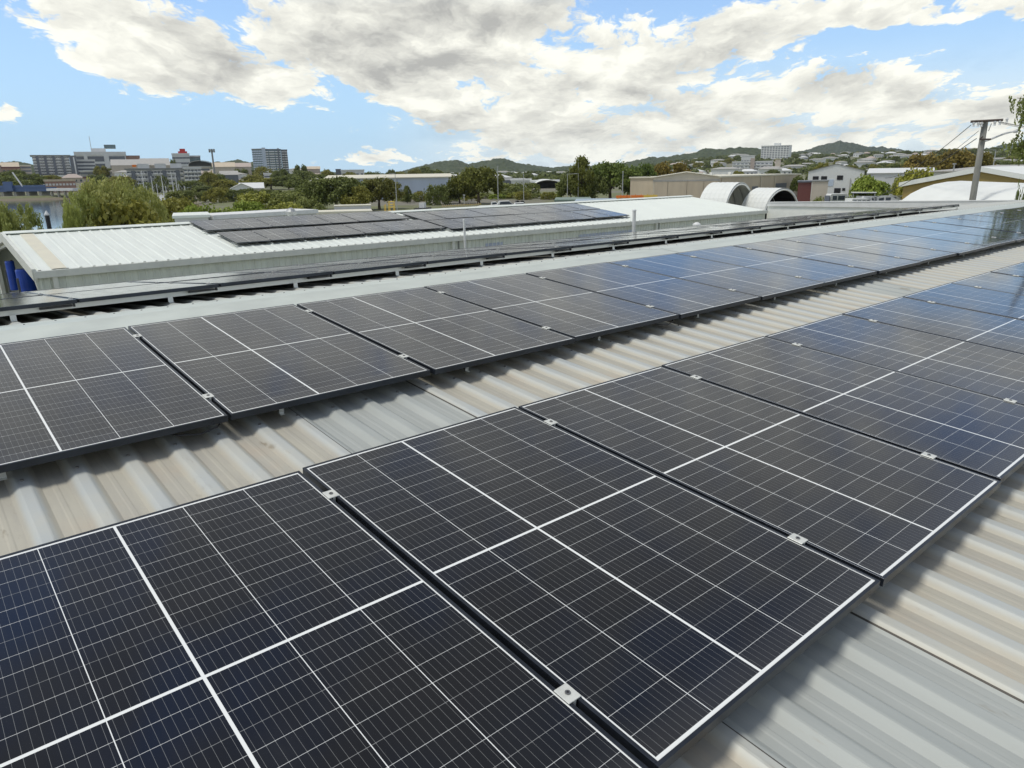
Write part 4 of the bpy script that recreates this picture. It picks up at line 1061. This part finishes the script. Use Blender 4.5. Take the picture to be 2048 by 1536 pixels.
# the pale trees by the creek on the left
tree('willow', 215, 345, 62, 150, (1, 1, 1), 'tall pale olive-green tree rising in front of the creek and town')
tree('willow2', 262, 362, 66, 110, (.95, .97, .9), 'pale olive tree leaning right beside the yacht masts')
tree('willow', 138, 398, 58, 44, (.98, 1.05, .9), 'small pale tree between the water and the tall olive tree')
tree('willow2', 160, 372, 60, 90, (.92, .98, .9), 'lower left shoulder tree of the pale creekside clump')
tree('willow2', 22, 398, 55, 96, (.85, .9, .85), 'loose pale green tree at the far left edge over the creek')
tree('willow2', -50, 380, 56, 110, (.85, .9, .85), 'pale tree just off the left edge behind the shed')
tree('bush', 240, 405, 60, 150, OLV, 'dense green bush under the tall pale tree', zb=0)
for (px, py, D, w, c, lb) in ((345, 402, 120, 90, OLV, 'olive mangrove bush right of the pale trees'), (310, 414, 100, 80, LT, 'light green mangrove bush under the yacht masts'), (395, 412, 110, 80, BRT, 'bright green mangrove bush above the low box roof'), (450, 416, 105, 90, BRT, 'bright green mangrove in the middle of the creek bank'),
      (520, 384, 130, 105, LT, 'domed yellow-green mangrove behind the solar shed'), (575, 386, 128, 90, G1, 'domed mid-green mangrove left of the fig trees'), (492, 402, 112, 80, BRT, 'yellow-green bush in front of the domed mangrove'), (560, 406, 108, 100, LT, 'low light green bush above the shed ridge'), (615, 398, 120, 70, G1, 'green bush between the mangroves and the fig trees'), (355, 396, 170, 70, OLV, 'brownish olive bush on the far side of the mud bank')):
    tree('bush' if px % 2 else 'bush2', px, py, D, w, c, lb, zb=-1.0 if px < 400 else 0)
for (k, px, py, D, w, c, lb) in (('fig', 668, 354, 165, 120, DK, 'broad dark fig tree left in front of the grey-blue warehouse'), ('fig', 755, 356, 168, 85, (.78, .7, .55), 'dark brownish fig tree beside the lamp post and warehouse'), ('round', 620, 362, 175, 70, DK, 'dark round tree hiding the warehouse corner'), ('round2', 708, 372, 160, 60, OLV, 'lower olive tree between the two dark figs'),
      ('tall', 813, 371, 200, 26, DK, 'small dark conifer-like tree against the grey-blue wall'), ('bush', 873, 371, 185, 50, DK, 'dark shrub against the right part of the grey-blue warehouse'),
      ('fig', 955, 334, 186, 100, (.75, .72, .5), 'wide umbrella-shaped fig tree standing alone left of the light pole'), ('round2', 918, 362, 192, 70, (.7, .72, .6), 'low dark crown beside the umbrella-shaped fig'),
      ('bush', 1020, 367, 230, 75, G1, 'green bush right of the light pole'), ('bush2', 1060, 365, 240, 40, G1, 'small round green bush before the white marina sheds'), ('tall', 1165, 312, 190, 75, (.8, .78, .55), 'tallest ragged tree in the clump left of the tan warehouse'),
      ('round', 1142, 350, 200, 60, DK, 'dark tree at the left end of the clump by the tan warehouse'), ('fig', 1222, 324, 200, 100, (.72, .85, .62), 'large round deep green tree with forked trunk behind the white pole'),
      ('round', 1282, 331, 205, 70, (.62, .78, .55), 'deep green tree touching the left end of the tan warehouse'), ('round2', 1345, 325, 240, 75, BR, 'reddish-brown tree crown above the tan warehouse gable'), ('round', 1190, 350, 195, 60, DK, 'dark lower tree under the ragged tall tree'), ('tall', 1297, 352, 190, 36, DK, 'narrow dark tree against the warehouse wall')):
    tree(k, px, py, D, w, c, lb)
for (k, px, py, D, w, c, lb) in (('round', 1740, 355, 130, 72, BRT, 'round bright green tree in front of the white gabled building'), ('round2', 1845, 338, 140, 75, (1.5, 1.35, .7), 'yellow-green tree left above the mustard shed'), ('round', 1880, 345, 135, 50, BRT, 'bright green tree crown right behind the mustard shed gable'), ('round', 1810, 350, 145, 40, LT, 'smaller light green tree left of the mustard shed'),
      ('round2', 1610, 352, 215, 46, DK, 'dark green tree between tan warehouse and white gabled building'), ('bush', 1640, 396, 100, 30, G1, 'small shrub by the pale block near the truck'),
      ('round', 1905, 303, 330, 90, BR, 'broad rusty brown tree crown left of the power pole'), ('round2', 1850, 308, 350, 60, BR, 'rusty brown tree crown farther left of the power pole'), ('round', 1958, 308, 335, 60, (1.0, .75, .55), 'rusty brown tree behind the power pole'), ('bush', 2044, 389, 38, 26, (.5, .6, .5), 'dark plant poking up over the roof edge at the far right')):
    tree(k, px, py, D, w, c, lb)
# hedges of low scrub along the yard
for k in range(26):
    px = 800 + k * 21 + rt.uniform(-6, 6)
    if 1120 < px: break
    tree(('bush', 'bush2')[k % 2], px, 384 + rt.uniform(-3, 4), 215 + rt.uniform(-12, 12), 34, rt.choice([LT, G1, BRT, OLV]), 'low green scrub bush in the line along the far side of the yard', 'scrub bushes along the far side of the yard', cat='bush')
for k in range(14):
    px = 350 + k * 20 + rt.uniform(-6, 6)
    tree('bush2', px, 379 + rt.uniform(-4, 4), 262 + rt.uniform(-20, 20), 40, rt.choice([DK, OLV, G1]), 'dark scrub bush along the mud bank of the creek', 'scrub bushes along the mud bank', zb=0, cat='bush')
# town trees on the left and middle: individually placed copies
spots = [(20, 342, 620, 60), (55, 348, 600, 50), (0, 352, 560, 60), (100, 350, 650, 30), (212, 336, 800, 26), (200, 332, 790, 22), (195, 350, 500, 40), (240, 352, 480, 46), (415, 345, 480, 40), (436, 348, 520, 36), (375, 362, 440, 60), (410, 372, 430, 50),
         (450, 360, 430, 50), (505, 350, 520, 46), (525, 334, 700, 36), (540, 356, 460, 60), (575, 350, 450, 60), (600, 330, 620, 26), (605, 343, 500, 60), (635, 348, 520, 50), (655, 340, 640, 30), (700, 350, 700, 30), (745, 344, 760, 40), (782, 339, 650, 22), (800, 344, 700, 30), (480, 338, 640, 30),
         (345, 320, 900, 14), (700, 344, 620, 30), (830, 338, 800, 30), (850, 333, 850, 30), (870, 340, 700, 40), (1080, 352, 520, 30), (1130, 349, 600, 40), (1010, 352, 600, 30), (300, 365, 450, 50), (335, 370, 445, 40), (560, 340, 560, 40), (590, 352, 420, 40), (320, 352, 530, 26), (500, 362, 380, 50)]
for k, (px, py, D, w) in enumerate(spots):
    tree(('round', 'round2', 'bush', 'fig')[k % 4], px, py, D, w, rt.choice([DK, DK, (.8, .85, .75), OLV]), 'dark green town tree among the buildings beyond the creek', 'town trees beyond the creek')
# right-hand slopes
for k in range(110):
    px = rt.uniform(1330, 2060); D = rt.uniform(420, 1900) if px > 1500 else rt.uniform(600, 1900)
    q = at(px, 335, D); z = gzp(q); h = rt.uniform(5, 10); w = rt.uniform(9, 20)
    t = thing('tree', 'dark green tree among the houses on the right-hand slopes', 'tree', (q.x, q.y, z), rt.uniform(0, 6), 'trees on the right-hand slopes')
    kd = ('round', 'round2', 'bush')[k % 3]
    for nm, me in (('trunk', TK[kd]), ('crown', CR[kd])):
        o = link(nm, me, t, scale=(w / 2, w / 2, h)); o.color = (*rt.choice([DK, (.75, .8, .75), OLV]), 1)
# closed woodland between the houses reads as one mass
def woodland(name, n, pxr, Dr, seed):
    r = random.Random(seed); mb = MB()
    for k in range(n):
        px = r.uniform(*pxr); D = r.uniform(*Dr); q = at(px, 335, D); z = gzp(q); R0_ = r.uniform(5, 9); H_ = r.uniform(3.5, 7)
        for j in range(46):
            d = rvec(r); d.z = abs(d.z); p = Vector((q.x + d.x * R0_, q.y + d.y * R0_, z + d.z * H_))
            n_ = (d + rvec(r) * .7).normalized(); u = n_.cross(rvec(r)).normalized(); w_ = n_.cross(u); s_ = 2.3
            mb.quad(p - u * s_, p + w_ * s_, p + u * s_, p - w_ * s_)
    o = mb.build(name, M_LEAF, fix=False); o.color = (.60, .64, .66, 1); tag(o, kind='stuff')
woodland('woodland', 420, (1290, 2100), (800, 2050), 1)
woodland('woodland', 170, (-60, 760), (900, 1500), 2)
woodland('woodland', 200, (780, 1300), (700, 1800), 3)
# overhanging tree at the right edge: drooping sprays
def spray_tree():
    C_ = at(2118, 262, 34); t = thing('overhanging_tree', 'tree with fine drooping sprays of leaves reaching in at the right edge', 'tree', (C_.x + .6, C_.y - 1.2, 0))
    base_ = t.location; mb = MB(); br = MB(); r = random.Random(9)
    br.tube([(0, 0, 0), (.1, .2, 4), (.0, .6, 8), (-.1, 1.0, 12)], [.28, .24, .17, .05], 9)
    targets = [at(2034, 196, 33.5), at(2046, 205, 33), at(2040, 222, 34), at(2052, 235, 33), at(2046, 268, 33), at(2020, 280, 34), at(2032, 292, 33), at(2046, 300, 34), at(2056, 285, 33), at(2062, 215, 35), at(2080, 190, 34), at(2100, 240, 34), at(2110, 280, 34), at(2090, 300, 34), at(2140, 200, 35), at(2150, 270, 35), at(2070, 255, 35), at(2064, 300, 34), at(2120, 320, 34), at(2150, 330, 34)]
    for T in targets:
        L_ = T - Vector(base_); st = Vector((0, .6, max(6, L_.z - 1.5)))
        mid = st.lerp(L_, .6) + Vector((0, 0, .5)); br.tube([st, mid, L_], [.05, .03, .008], 5)
        for k in range(26):
            q = mid.lerp(L_, r.uniform(.35, 1.05)) + Vector((r.uniform(-.22, .22), r.uniform(-.22, .22), r.uniform(-.08, .12)))
            ln = r.uniform(.2, .55)
            for j in range(9):
                p = q + Vector((r.uniform(-.03, .03), r.uniform(-.03, .03), -ln * j / 9))
                d = (Vector((0, 0, -1)) + rvec(r) * .6).normalized(); u = d.cross(rvec(r)).normalized(); s_ = .034; l_ = .10
                mb.quad(p, p + d * l_ * .5 + u * s_, p + d * l_, p + d * l_ * .5 - u * s_)
    br.build('trunk', M_BARK, t, fix=False)
    o = link('crown', mb.mesh('crown', M_LEAF), t); o.color = (.95, 1.0, .95, 1)
spray_tree()

# ---------------------------------------------------------------- power pole with cross-arm, lamp arm and wires
B_ = at(1945, 400, 41); T_ = at(1972, 238, 41)
px_, py_ = (B_.x + T_.x) / 2, (B_.y + T_.y) / 2
t = thing('power_pole', 'leaning grey concrete power pole with timber cross-arm and lamp arm at the right', 'power pole', (px_, py_, 0))
rw = Vector((R0.x, R0.y, 0)); zt = T_.z
def PP(px, py, back=0): 
    q = at(px, py, 41 + back); return Vector((q.x - px_, q.y - py_, q.z))
lo, hi = PP(1945, 400), PP(1971, 240)
dr = (hi - lo) / (hi.z - lo.z)
m_ = MB(); m_.tube([lo - dr * lo.z, lo, hi], [.145, .14, .125], 14); m_.build('mast', M_POLE, t, smooth=True)
m_ = MB(); a, b = PP(1935, 244), PP(2000, 240.5); n_ = Vector((F0.x, F0.y, 0)) * .22
for (p, q) in ((a - n_, b - n_),): m_.tube([p, q], .055, 4)
m_.build('cross_arm', M_WOOD, t)
for (px, py) in ((1941, 251), (1950, 251), (1957, 251), (1983, 249), (1993, 248), (2007, 243)):
    p = PP(px, py) - n_; m_ = MB(); m_.tube([p + Vector((0, 0, .16)), p + Vector((0, 0, .08)), p + Vector((0, 0, .02)), p - Vector((0, 0, .06))], [.02, .07, .04, .06], 8); m_.build('insulator', M_LWALL, t)
m_ = MB(); m_.tube([PP(1968, 283), PP(1985, 277), PP(2010, 267), PP(2028, 263)], [.05, .045, .04, .035], 7); m_.build('lamp_arm', M_TIN, t)
m_ = MB(); m_.tube([PP(2026, 264), PP(2034, 262), PP(2037, 263)], [.05, .09, .05], 8); m_.build('lamp_head', M_TIN, t)
m_ = MB(); m_.tube([PP(1953, 279) - n_, PP(1976, 279) - n_], .04, 5); m_.tube([PP(1953, 279) - n_, PP(1960, 273) - n_], .03, 5); m_.build('lower_bracket', M_WOOD, t)
m_ = MB(); m_.tube([PP(1959, 247), PP(1966, 262), PP(1969, 268)], .018, 5); m_.tube([PP(1983, 247), PP(1977, 262)], .018, 5); m_.build('brace', M_TIN, t)
def wire(label, p, q, sag, r=.012):
    t = None; mb = MB(); pts = []
    for i in range(15):
        u = i / 14; v = p.lerp(q, u); v.z -= sag * 4 * u * (1 - u); pts.append(v)
    mb.tube(pts, r, 4); o = mb.build('power_line', M_DARK, None, fix=False); tag(o, label, 'wire', 'overhead wires on the power pole')
wire('upper overhead wire falling from the cross-arm towards the lower left', at(1942, 250, 40.8), at(1770, 356, 90), .6, .022)
wire('lower overhead wire falling left from the bracket on the pole', at(1953, 277, 40.8), at(1660, 398, 120), 1.6, .022)
wire('middle overhead wire slanting left below the cross-arm', at(1957, 262, 40.9), at(1800, 345, 95), .8, .016)
for k, (a, b) in enumerate(((242, 247), (244, 250), (247, 253))):
    wire('%s of the three thin wires running right from the cross-arm' % ('top', 'middle', 'bottom')[k], at(1992 + 5 * k, a, 41), at(2240, b + 6, 60), .3, .010)

# ---------------------------------------------------------------- light poles in the yards
def lamp(px, ptop, D, label, arm=0, r=.10, zb=None):
    q = at(px, ptop, D); z0 = gzp(q) if zb is None else zb
    t = thing('light_pole', label, 'light pole', (q.x, q.y, z0), math.atan2(R0.y, R0.x)); h = q.z - z0
    m_ = MB(); m_.tube([(0, 0, 0), (0, 0, h)], [r, r * .6], 8); m_.build('mast', M_TIN, t)
    m_ = MB()
    if arm: m_.tube([(0, 0, h - .05), (arm, 0, h + .05)], r * .45, 6); m_.box(min(arm, arm * .7), max(arm, arm * .7), -.12, .12, h, h + .12)
    else: m_.box(-.18, .18, -.12, .12, h, h + .14)
    m_.build('lamp_head', M_TIN, t)
lamp(790, 347, 150, 'light pole with bent head between dark fig and warehouse', -1.2)
lamp(995, 334, 175, 'pale light pole right of the umbrella-shaped fig', 0, .13)
lamp(1047, 349, 180, 'grey light pole before the marina sheds', 0, .10)
lamp(1135, 348, 178, 'light pole with long arm at the left of the tall trees', 2.4)
lamp(1246, 344, 172, 'white pole in front of the round green tree', 0, .13)
lamp(928, 391, 120, 'short post by the yellow fence', 0, .10)
lamp(1909, 329, 110, 'short pale post on the dull grey roof left of the power pole', 0, .12)
lamp(1992, 300, 230, 'slim utility pole right of the leaning power pole', -1.5, .16)
lamp(1157, 319, 188, 'small lamp on a pole in the ragged tree top', -.8, .08)
# telecom mast
q = at(423, 298, 640); t = thing('telecom_mast', 'tall telecom mast with round antenna head in the town', 'mast', (q.x, q.y, gzp(q)))
h = q.z - gzp(q); m_ = MB(); m_.tube([(0, 0, 0), (0, 0, h)], [.9, .6], 8); m_.build('mast', M_GREYR, t)
m_ = MB()
for k in range(6):
    a = k * 1.047; m_.box(math.cos(a) * 2 - .35, math.cos(a) * 2 + .35, math.sin(a) * 2 - .35, math.sin(a) * 2 + .35, h - 2.6, h)
m_.tube([(0, 0, h - 1.6), (0, 0, h - 1.0)], 2.2, 10); m_.build('antenna_head', M_GREYR, t)
q = at(1000, 313, 2400)
# ---------------------------------------------------------------- blue bridge, marina, marker
A = at(-60, 375, 470); B = at(92, 375, 440); d = Vector((B.x - A.x, B.y - A.y, 0)); L = d.length
t = thing('bridge', 'blue steel bridge on concrete piers over the creek at the far left', 'bridge', (A.x, A.y, 0), math.atan2(d.y, d.x))
m_ = MB(); m_.box(0, L, 0, 7, A.z - 2.4, A.z - .4); m_.build('deck', M_BLUEST, t)
m_ = MB(); m_.box(0, L, -.2, -.05, A.z - .4, A.z + .7); m_.build('parapet', M_BLUEST, t)
for k in range(6):
    m_ = MB(); x = L * (k + .3) / 6; m_.box(x, x + 1.6, .5, 6, -3, A.z - 2.42); m_.build('pier', M_CONC, t)
m_ = MB(); x = L * .47; m_.box(x, x + 5, -1.2, -.25, A.z - 2, A.z + 2.6); m_.build('control_cabin', M_BLUEST, t)
m_ = MB(); x = L * .70; m_.tube([(x, 0, A.z), (x - 4.2, 0, A.z + 7)], .35, 6); m_.build('barrier_arm', M_LWALL, t)
A = at(92, 377, 438); B = at(145, 377, 425); d = Vector((B.x - A.x, B.y - A.y, 0)); L = d.length
t = thing('jetty', 'white-edged jetty continuing from the blue bridge to the bank', 'jetty', (A.x, A.y, 0), math.atan2(d.y, d.x))
m_ = MB(); m_.box(0, L, 0, 5, A.z - 1.2, A.z); m_.build('deck', M_WHITE, t)
for k in range(4): add_box(t, 'pile', M_CONC, L * (k + .3) / 4, L * (k + .3) / 4 + .8, 1, 2, -3, A.z - 1.21)
q = at(92, 421, 165); t = thing('channel_marker', 'dark channel pile with white conical cap standing in the creek', 'marker', (q.x, q.y, -3))
h = q.z + 3; m_ = MB(); m_.tube([(0, 0, 0), (0, 0, h - .9)], .38, 12); m_.build('pile', M_DARK, t)
m_ = MB(); m_.tube([(0, 0, h - .9), (0, 0, h - .7), (0, 0, h)], [.42, .42, .04], 14); m_.build('cap', M_WHITE, t)
def yacht(px, ptop, D, label, L=11):
    q = at(px, ptop, D); z = -1.7; t = thing('yacht', label, 'yacht', (q.x, q.y, z), math.atan2(R0.y, R0.x) + rt.uniform(-.5, .5), 'yachts moored in the creek'); h = q.z - z
    m_ = MB(); n = 8; rings_ = []
    for i in range(n + 1):
        u = i / n; wd_ = 1.7 * math.sin(math.pi * min(1, .22 + u * .78)) ** .7 if u < 1 else .05
        rings_.append([(u * L - L / 2, -wd_, 1.2 + .3 * u), (u * L - L / 2, -wd_ * .6, .0), (u * L - L / 2, wd_ * .6, .0), (u * L - L / 2, wd_, 1.2 + .3 * u)])
    for r0_, r1_ in zip(rings_, rings_[1:]):
        for j in range(4): m_.quad(r0_[j], r0_[(j + 1) % 4], r1_[(j + 1) % 4], r1_[j])
    m_.poly(rings_[0]); m_.build('hull', M_WHITE, t)
    m_ = MB(); m_.prism([(-2.8, 1.35), (-2.6, 1.95), (.8, 1.95), (1.8, 1.45)], 1, -.9, .9); m_.build('cabin', M_WHITE, t)
    m_ = MB(); m_.tube([(.8, 0, 1.2), (.8, 0, h)], [.17, .11], 6); m_.build('mast', M_WHITE, t)
    m_ = MB(); m_.tube([(.7, 0, 2.6), (-3.6, 0, 2.5)], .16, 6); m_.build('boom', M_WHITE, t)
    m_ = MB(); m_.tube([(.8, -.9, h * .6), (.8, .9, h * .6)], .05, 4); m_.tube([(L / 2, 0, 1.6), (.8, 0, h)], .035, 3); m_.tube([(-L / 2, 0, 1.4), (.8, 0, h)], .035, 3); m_.build('rigging', M_TIN, t)
for k, (px, py, D) in enumerate(((297, 352, 290), (278, 341, 300), (318, 350, 300), (337, 344, 292), (345, 346, 300), (308, 368, 310), (352, 368, 300), (365, 372, 312), (288, 372, 330), (328, 372, 320))):
    yacht(px, py, D, 'white moored yacht with a bare mast, %s mast from the left' % nth([2, 0, 4, 6, 7, 3, 8, 9, 1, 5][k]))
A = at(296, 392, 318); B = at(400, 392, 318); d = Vector((B.x - A.x, B.y - A.y, 0))
t = thing('pontoon', 'pale floating pontoon behind the moored yachts', 'jetty', (A.x, A.y, -1.7), math.atan2(d.y, d.x)); L = d.length
m_ = MB(); m_.box(0, L, 0, 2.5, 0, .5); m_.build('deck', M_LWALL, t)
for k in range(5): m_ = MB(); m_.tube([(L * k / 4, 2.9, -1.5), (L * k / 4, 2.9, 3.2)], .25, 8); m_.build('pile', M_WHITE, t)
# cabin cruisers on the hard by the truck
def cruiser(px, ptop, D, L, label, fly=True):
    q = at(px, ptop, D); H_ = 4.0 if fly else 3.1; z = q.z - H_
    t = thing('motor_boat', label, 'motor boat', (q.x, q.y, z), math.atan2(R0.y, R0.x) + .05, 'motor boats parked on the hard'); m_ = MB(); n = 8; rg = []
    for i in range(n + 1):
        u = i / n; wd_ = 1.5 * (1 - max(0, u - .55) ** 1.6 * 3.0); sh_ = 1.5 + .5 * u
        rg.append([(u * L - L / 2, -wd_, sh_), (u * L - L / 2, -wd_ * .8, .6), (u * L - L / 2, 0, .1 + .9 * max(0, u - .7)), (u * L - L / 2, wd_ * .8, .6), (u * L - L / 2, wd_, sh_)])
    for a_, b_ in zip(rg, rg[1:]):
        for j in range(5): m_.quad(a_[j], a_[(j + 1) % 5], b_[(j + 1) % 5], b_[j])
    m_.poly(rg[0]); m_.poly(rg[-1]); m_.build('hull', M_WHITE, t)
    m_ = MB(); m_.prism([(-L * .28, 1.6), (-L * .26, 2.7), (L * .12, 2.7), (L * .27, 1.9)], 1, -1.1, 1.1); m_.build('cabin', M_WHITE, t)
    for k in range(4): add_box(t, 'window', M_WIN, -L * .24 + k * L * .10, -L * .24 + k * L * .10 + L * .07, -1.13, 1.13, 2.0, 2.45)
    if fly:
        m_ = MB(); m_.box(-L * .2, L * .08, -1.0, 1.0, 2.71, 2.95); m_.build('flybridge', M_WHITE, t)
        m_ = MB(); m_.box(-L * .24, L * .04, -1.0, 1.0, 3.9, 3.98); m_.build('canopy', M_LWALL, t)
        m_ = MB()
        for a_ in (-L * .2, L * .02):
            for b_ in (-.9, .9): m_.tube([(a_, b_, 2.9), (a_, b_, 3.9)], .03, 5)
        m_.build('canopy_post', M_TIN, t)
    m_ = MB(); m_.tube([(L * .25, -1.0, 1.95), (L * .25, -1.0, 2.5), (L * .48, -.2, 2.75), (L * .25, 1.0, 2.5), (L * .25, 1.0, 1.95)], .025, 5); m_.build('rail', M_TIN, t)
    for a_ in (-L * .3, L * .1): add_box(t, 'cradle', M_MIDR, a_, a_ + .3, -1.1, 1.1, -z, .25) if False else add_box(t, 'cradle', M_MIDR, a_, a_ + .3, -1.1, 1.1, -2.5, .35)
cruiser(1757, 386, 128, 11, 'nearest white motor boat with sharp bow and row of dark windows', False)
cruiser(1768, 375, 138, 13, 'larger white cabin cruiser with flybridge behind the nearest boat')
cruiser(1722, 391, 124, 7, 'small white runabout partly hidden by the roof edge', False)
t, w, h = block('boat_canopy', 'long thin white canopy over the parked boats', 'canopy', 1704, 1752, 384.5, 126, 3.0, M_SLATE, zb=at(1704, 387, 126).z, roof=M_WHITE, rh=.1, over=.1)
for a in (.05, .95): add_box(t, 'post', M_TIN, w * a, w * a + .1, .1, .2, -3.5, -.003)
# truck
q = at(1662, 388, 133); z = q.z - 2.3
t = thing('truck', 'white cab-over truck with dark flat tray parked in the yard at right', 'truck', (q.x, q.y, max(0, z)), math.atan2(R0.y, R0.x)); 
m_ = MB(); m_.prism([(0, .5), (0, 2.15), (.15, 2.3), (2.6, 2.3), (3.15, 1.45), (3.25, .5)], 1, 0, 1.9); m_.build('cab', M_WHITE, t)
for (a, b) in ((.35, 1.05), (1.25, 2.35)): add_box(t, 'window', M_WIN, a, b, -.02, 1.92, 1.3, 2.0)
m_ = MB(); m_.quad((2.66, .1, 2.22), (3.16, .1, 1.5), (3.16, 1.8, 1.5), (2.66, 1.8, 2.22)); o = m_.build('windscreen', M_WIN, t); o.location.x = .02
add_box(t, 'tray', M_SLATE, -4.8, -.1, 0, 1.9, .8, 1.0); add_box(t, 'headboard', M_SLATE, -.2, -.1, 0, 1.9, 1.0, 2.0)
for x in (2.4, -3.4):
    for y in (.1, 1.8):
        m_ = MB(); m_.tube([(x, y - .12, .38), (x, y + .12, .38)], .38, 16); w_ = m_.build('wheel', M_TYRE, t); m_ = MB(); m_.tube([(x, y - .13, .38), (x, y + .13, .38)], .2, 12); m_.build('rim', M_TIN, w_)
# vehicles and gear in the middle yard
def car(px, py, D, L, label, ute=False, colm=M_WHITE):
    q = at(px, py, D); z = q.z - 1.7
    t = thing('parked_car', label, 'car', (q.x, q.y, z), math.atan2(R0.y, R0.x) + .05, 'vehicles parked in the middle yard')
    pr_ = [(-L / 2, .4), (-L / 2, .95), (-L * .42, 1.05), (-L * .25 if not ute else -.2, 1.1), (-L * .18 if not ute else -.1, 1.65), (L * .12, 1.7), (L * .25, 1.15), (L * .46, .95), (L / 2, .6), (L / 2, .4)]
    m_ = MB(); m_.prism(pr_, 1, -.9, .9); m_.build('body', colm, t)
    m_ = MB(); x0 = -L * .17 if not ute else -.05; m_.prism([(x0, 1.15), (x0 + .1, 1.58), (L * .11, 1.62), (L * .21, 1.17)], 1, -.92, .92); m_.build('window', M_WIN, t)
    for x in (-L * .3, L * .32):
        for y in (-.82, .82):
            m_ = MB(); m_.tube([(x, y - .11, .34), (x, y + .11, .34)], .34, 14); m_.build('wheel', M_TYRE, t)
    m_ = MB(); m_.box(-.5, .5, -.6, .6, -z, .02) if False else m_.box(-L / 2 + .1, L / 2 - .1, -.7, .7, .3, .42); m_.build('chassis', M_TYRE, t)
car(984, 403.5, 128, 5.2, 'white utility vehicle parked left of the light pole', True)
car(1010, 401.5, 122, 5.4, 'long white van-like car in the middle of the yard row')
car(1040, 405, 118, 4.6, 'white car parked next to the round black object', False)
q = at(1045, 401, 120); t = thing('cable_drum', 'round black drum standing behind the white car', 'drum', (q.x, q.y, q.z - 1.7), .3)
m_ = MB(); m_.tube([(0, 0, .85), (0, .2, .85)], .85, 18); m_.tube([(0, .9, .85), (0, 1.1, .85)], .85, 18); m_.build('flange', M_DARK, t); m_ = MB(); m_.tube([(0, .2, .85), (0, .9, .85)], .5, 14); m_.build('core', M_DARK, t)
q = at(845, 409, 110); t = thing('parked_trailer', 'dark boat trailer with a white box on it behind the shed ridge', 'trailer', (q.x, q.y, q.z - 1.1), .6)
add_box(t, 'chassis', M_DARK, -1.8, 1.8, -.7, .7, .45, .62); add_box(t, 'box', M_WHITE, -.4, .4, -.4, .4, .62, 1.35)
for x in (-.6, .6):
    for y in (-.8, .8): m_ = MB(); m_.tube([(x, y - .1, .33), (x, y + .1, .33)], .33, 12); m_.build('wheel', M_TYRE, t)
# yellow handrail frame
q = at(768, 403, 98); z = q.z
t = thing('handrail_frame', 'yellow tubular access frame behind the pale container', 'frame', (q.x, q.y, z - 1.5), math.atan2(R0.y, R0.x))
m_ = MB()
for x in (0, .55, 1.2):
    for y in (0, 1): m_.tube([(x, y, -.3), (x, y, 1.5 if x > .1 else 1.1)], .05, 6)
for zz in (.75, 1.1, 1.45):
    for y in (0, 1): m_.tube([(.55, y, zz), (1.25, y, zz)], .045, 6)
m_.build('tube', M_YELLOW, t)
m_ = MB(); m_.box(-.1, 1.5, -.1, 1.2, .15, .25); m_.build('platform', M_YELLOW, t)
# timber-coloured picket barrier
A = at(884, 408.5, 116); B = at(962, 405, 122); d = Vector((B.x - A.x, B.y - A.y, 0)); L = d.length
t = thing('picket_fence', 'low yellowish picket fence along the yard beyond the shed ridge', 'fence', (A.x, A.y, A.z - 1.3), math.atan2(d.y, d.x))
m_ = MB(); m_.box(0, L, -.03, .03, .95, 1.05); m_.box(0, L, -.03, .03, .35, .45); m_.build('rail', M_YELLOW, t)
pk = MB(); pk.box(-.06, .06, -.06, -.031, -.8, 1.25); pme = pk.mesh('picket', M_TAN)
for k in range(int(L / .42)): link('picket', pme, t, (k * .42 + .1, 0, 0))
# orange and yellow steel beams stacked in front of the trees
q = at(1233, 393.5, 152); zz = q.z
for k, (a, b, y, c, lb) in enumerate(((1232, 1262, 393.5, M_ORANGE, 'bright orange steel beams stacked in the yard'), (1262, 1290, 393, M_ORANGE, 'orange-yellow beam stack in the middle of the yard row'), (1285, 1316, 392.5, M_YELLOW, 'yellow steel beams stacked beside the tan warehouse'))):
    A, B, w, rz = frame_at(a, b, y, 152); t = thing('beam_stack', lb, 'steel beams', (A.x, A.y, A.z - 1.05), rz)
    for j in range(3): add_box(t, 'beam', c, 0, w * .97, j * .5, j * .5 + .3, .8 - .0 * j, 1.05 + .1 * j)
    for x in (.1, .5, .85): add_box(t, 'bearer', M_YELLOW, w * x, w * x + .2, -.1, 1.5, -.6, .798)
    for x in (.3, .7): add_box(t, 'stake', c, w * x, w * x + .12, -.25, -.13, -.6, 1.5)

# ---------------------------------------------------------------- the air
hz = MB(); hz.box(-4350, 4350, -4350, 4350, -8, 190)
hm = bpy.data.materials.new('haze_air'); hm.use_nodes = True; hn = hm.node_tree
hn.nodes.remove(hn.nodes['Principled BSDF'])
pv = hn.nodes.new('ShaderNodeVolumePrincipled'); pv.inputs['Color'].default_value = (.80, .88, .95, 1); pv.inputs['Density'].default_value = .00005
pv.inputs['Anisotropy'].default_value = .2
hn.links.new(pv.outputs[0], hn.nodes['Material Output'].inputs['Volume'])
tag(hz.build('haze', hm), kind='stuff')
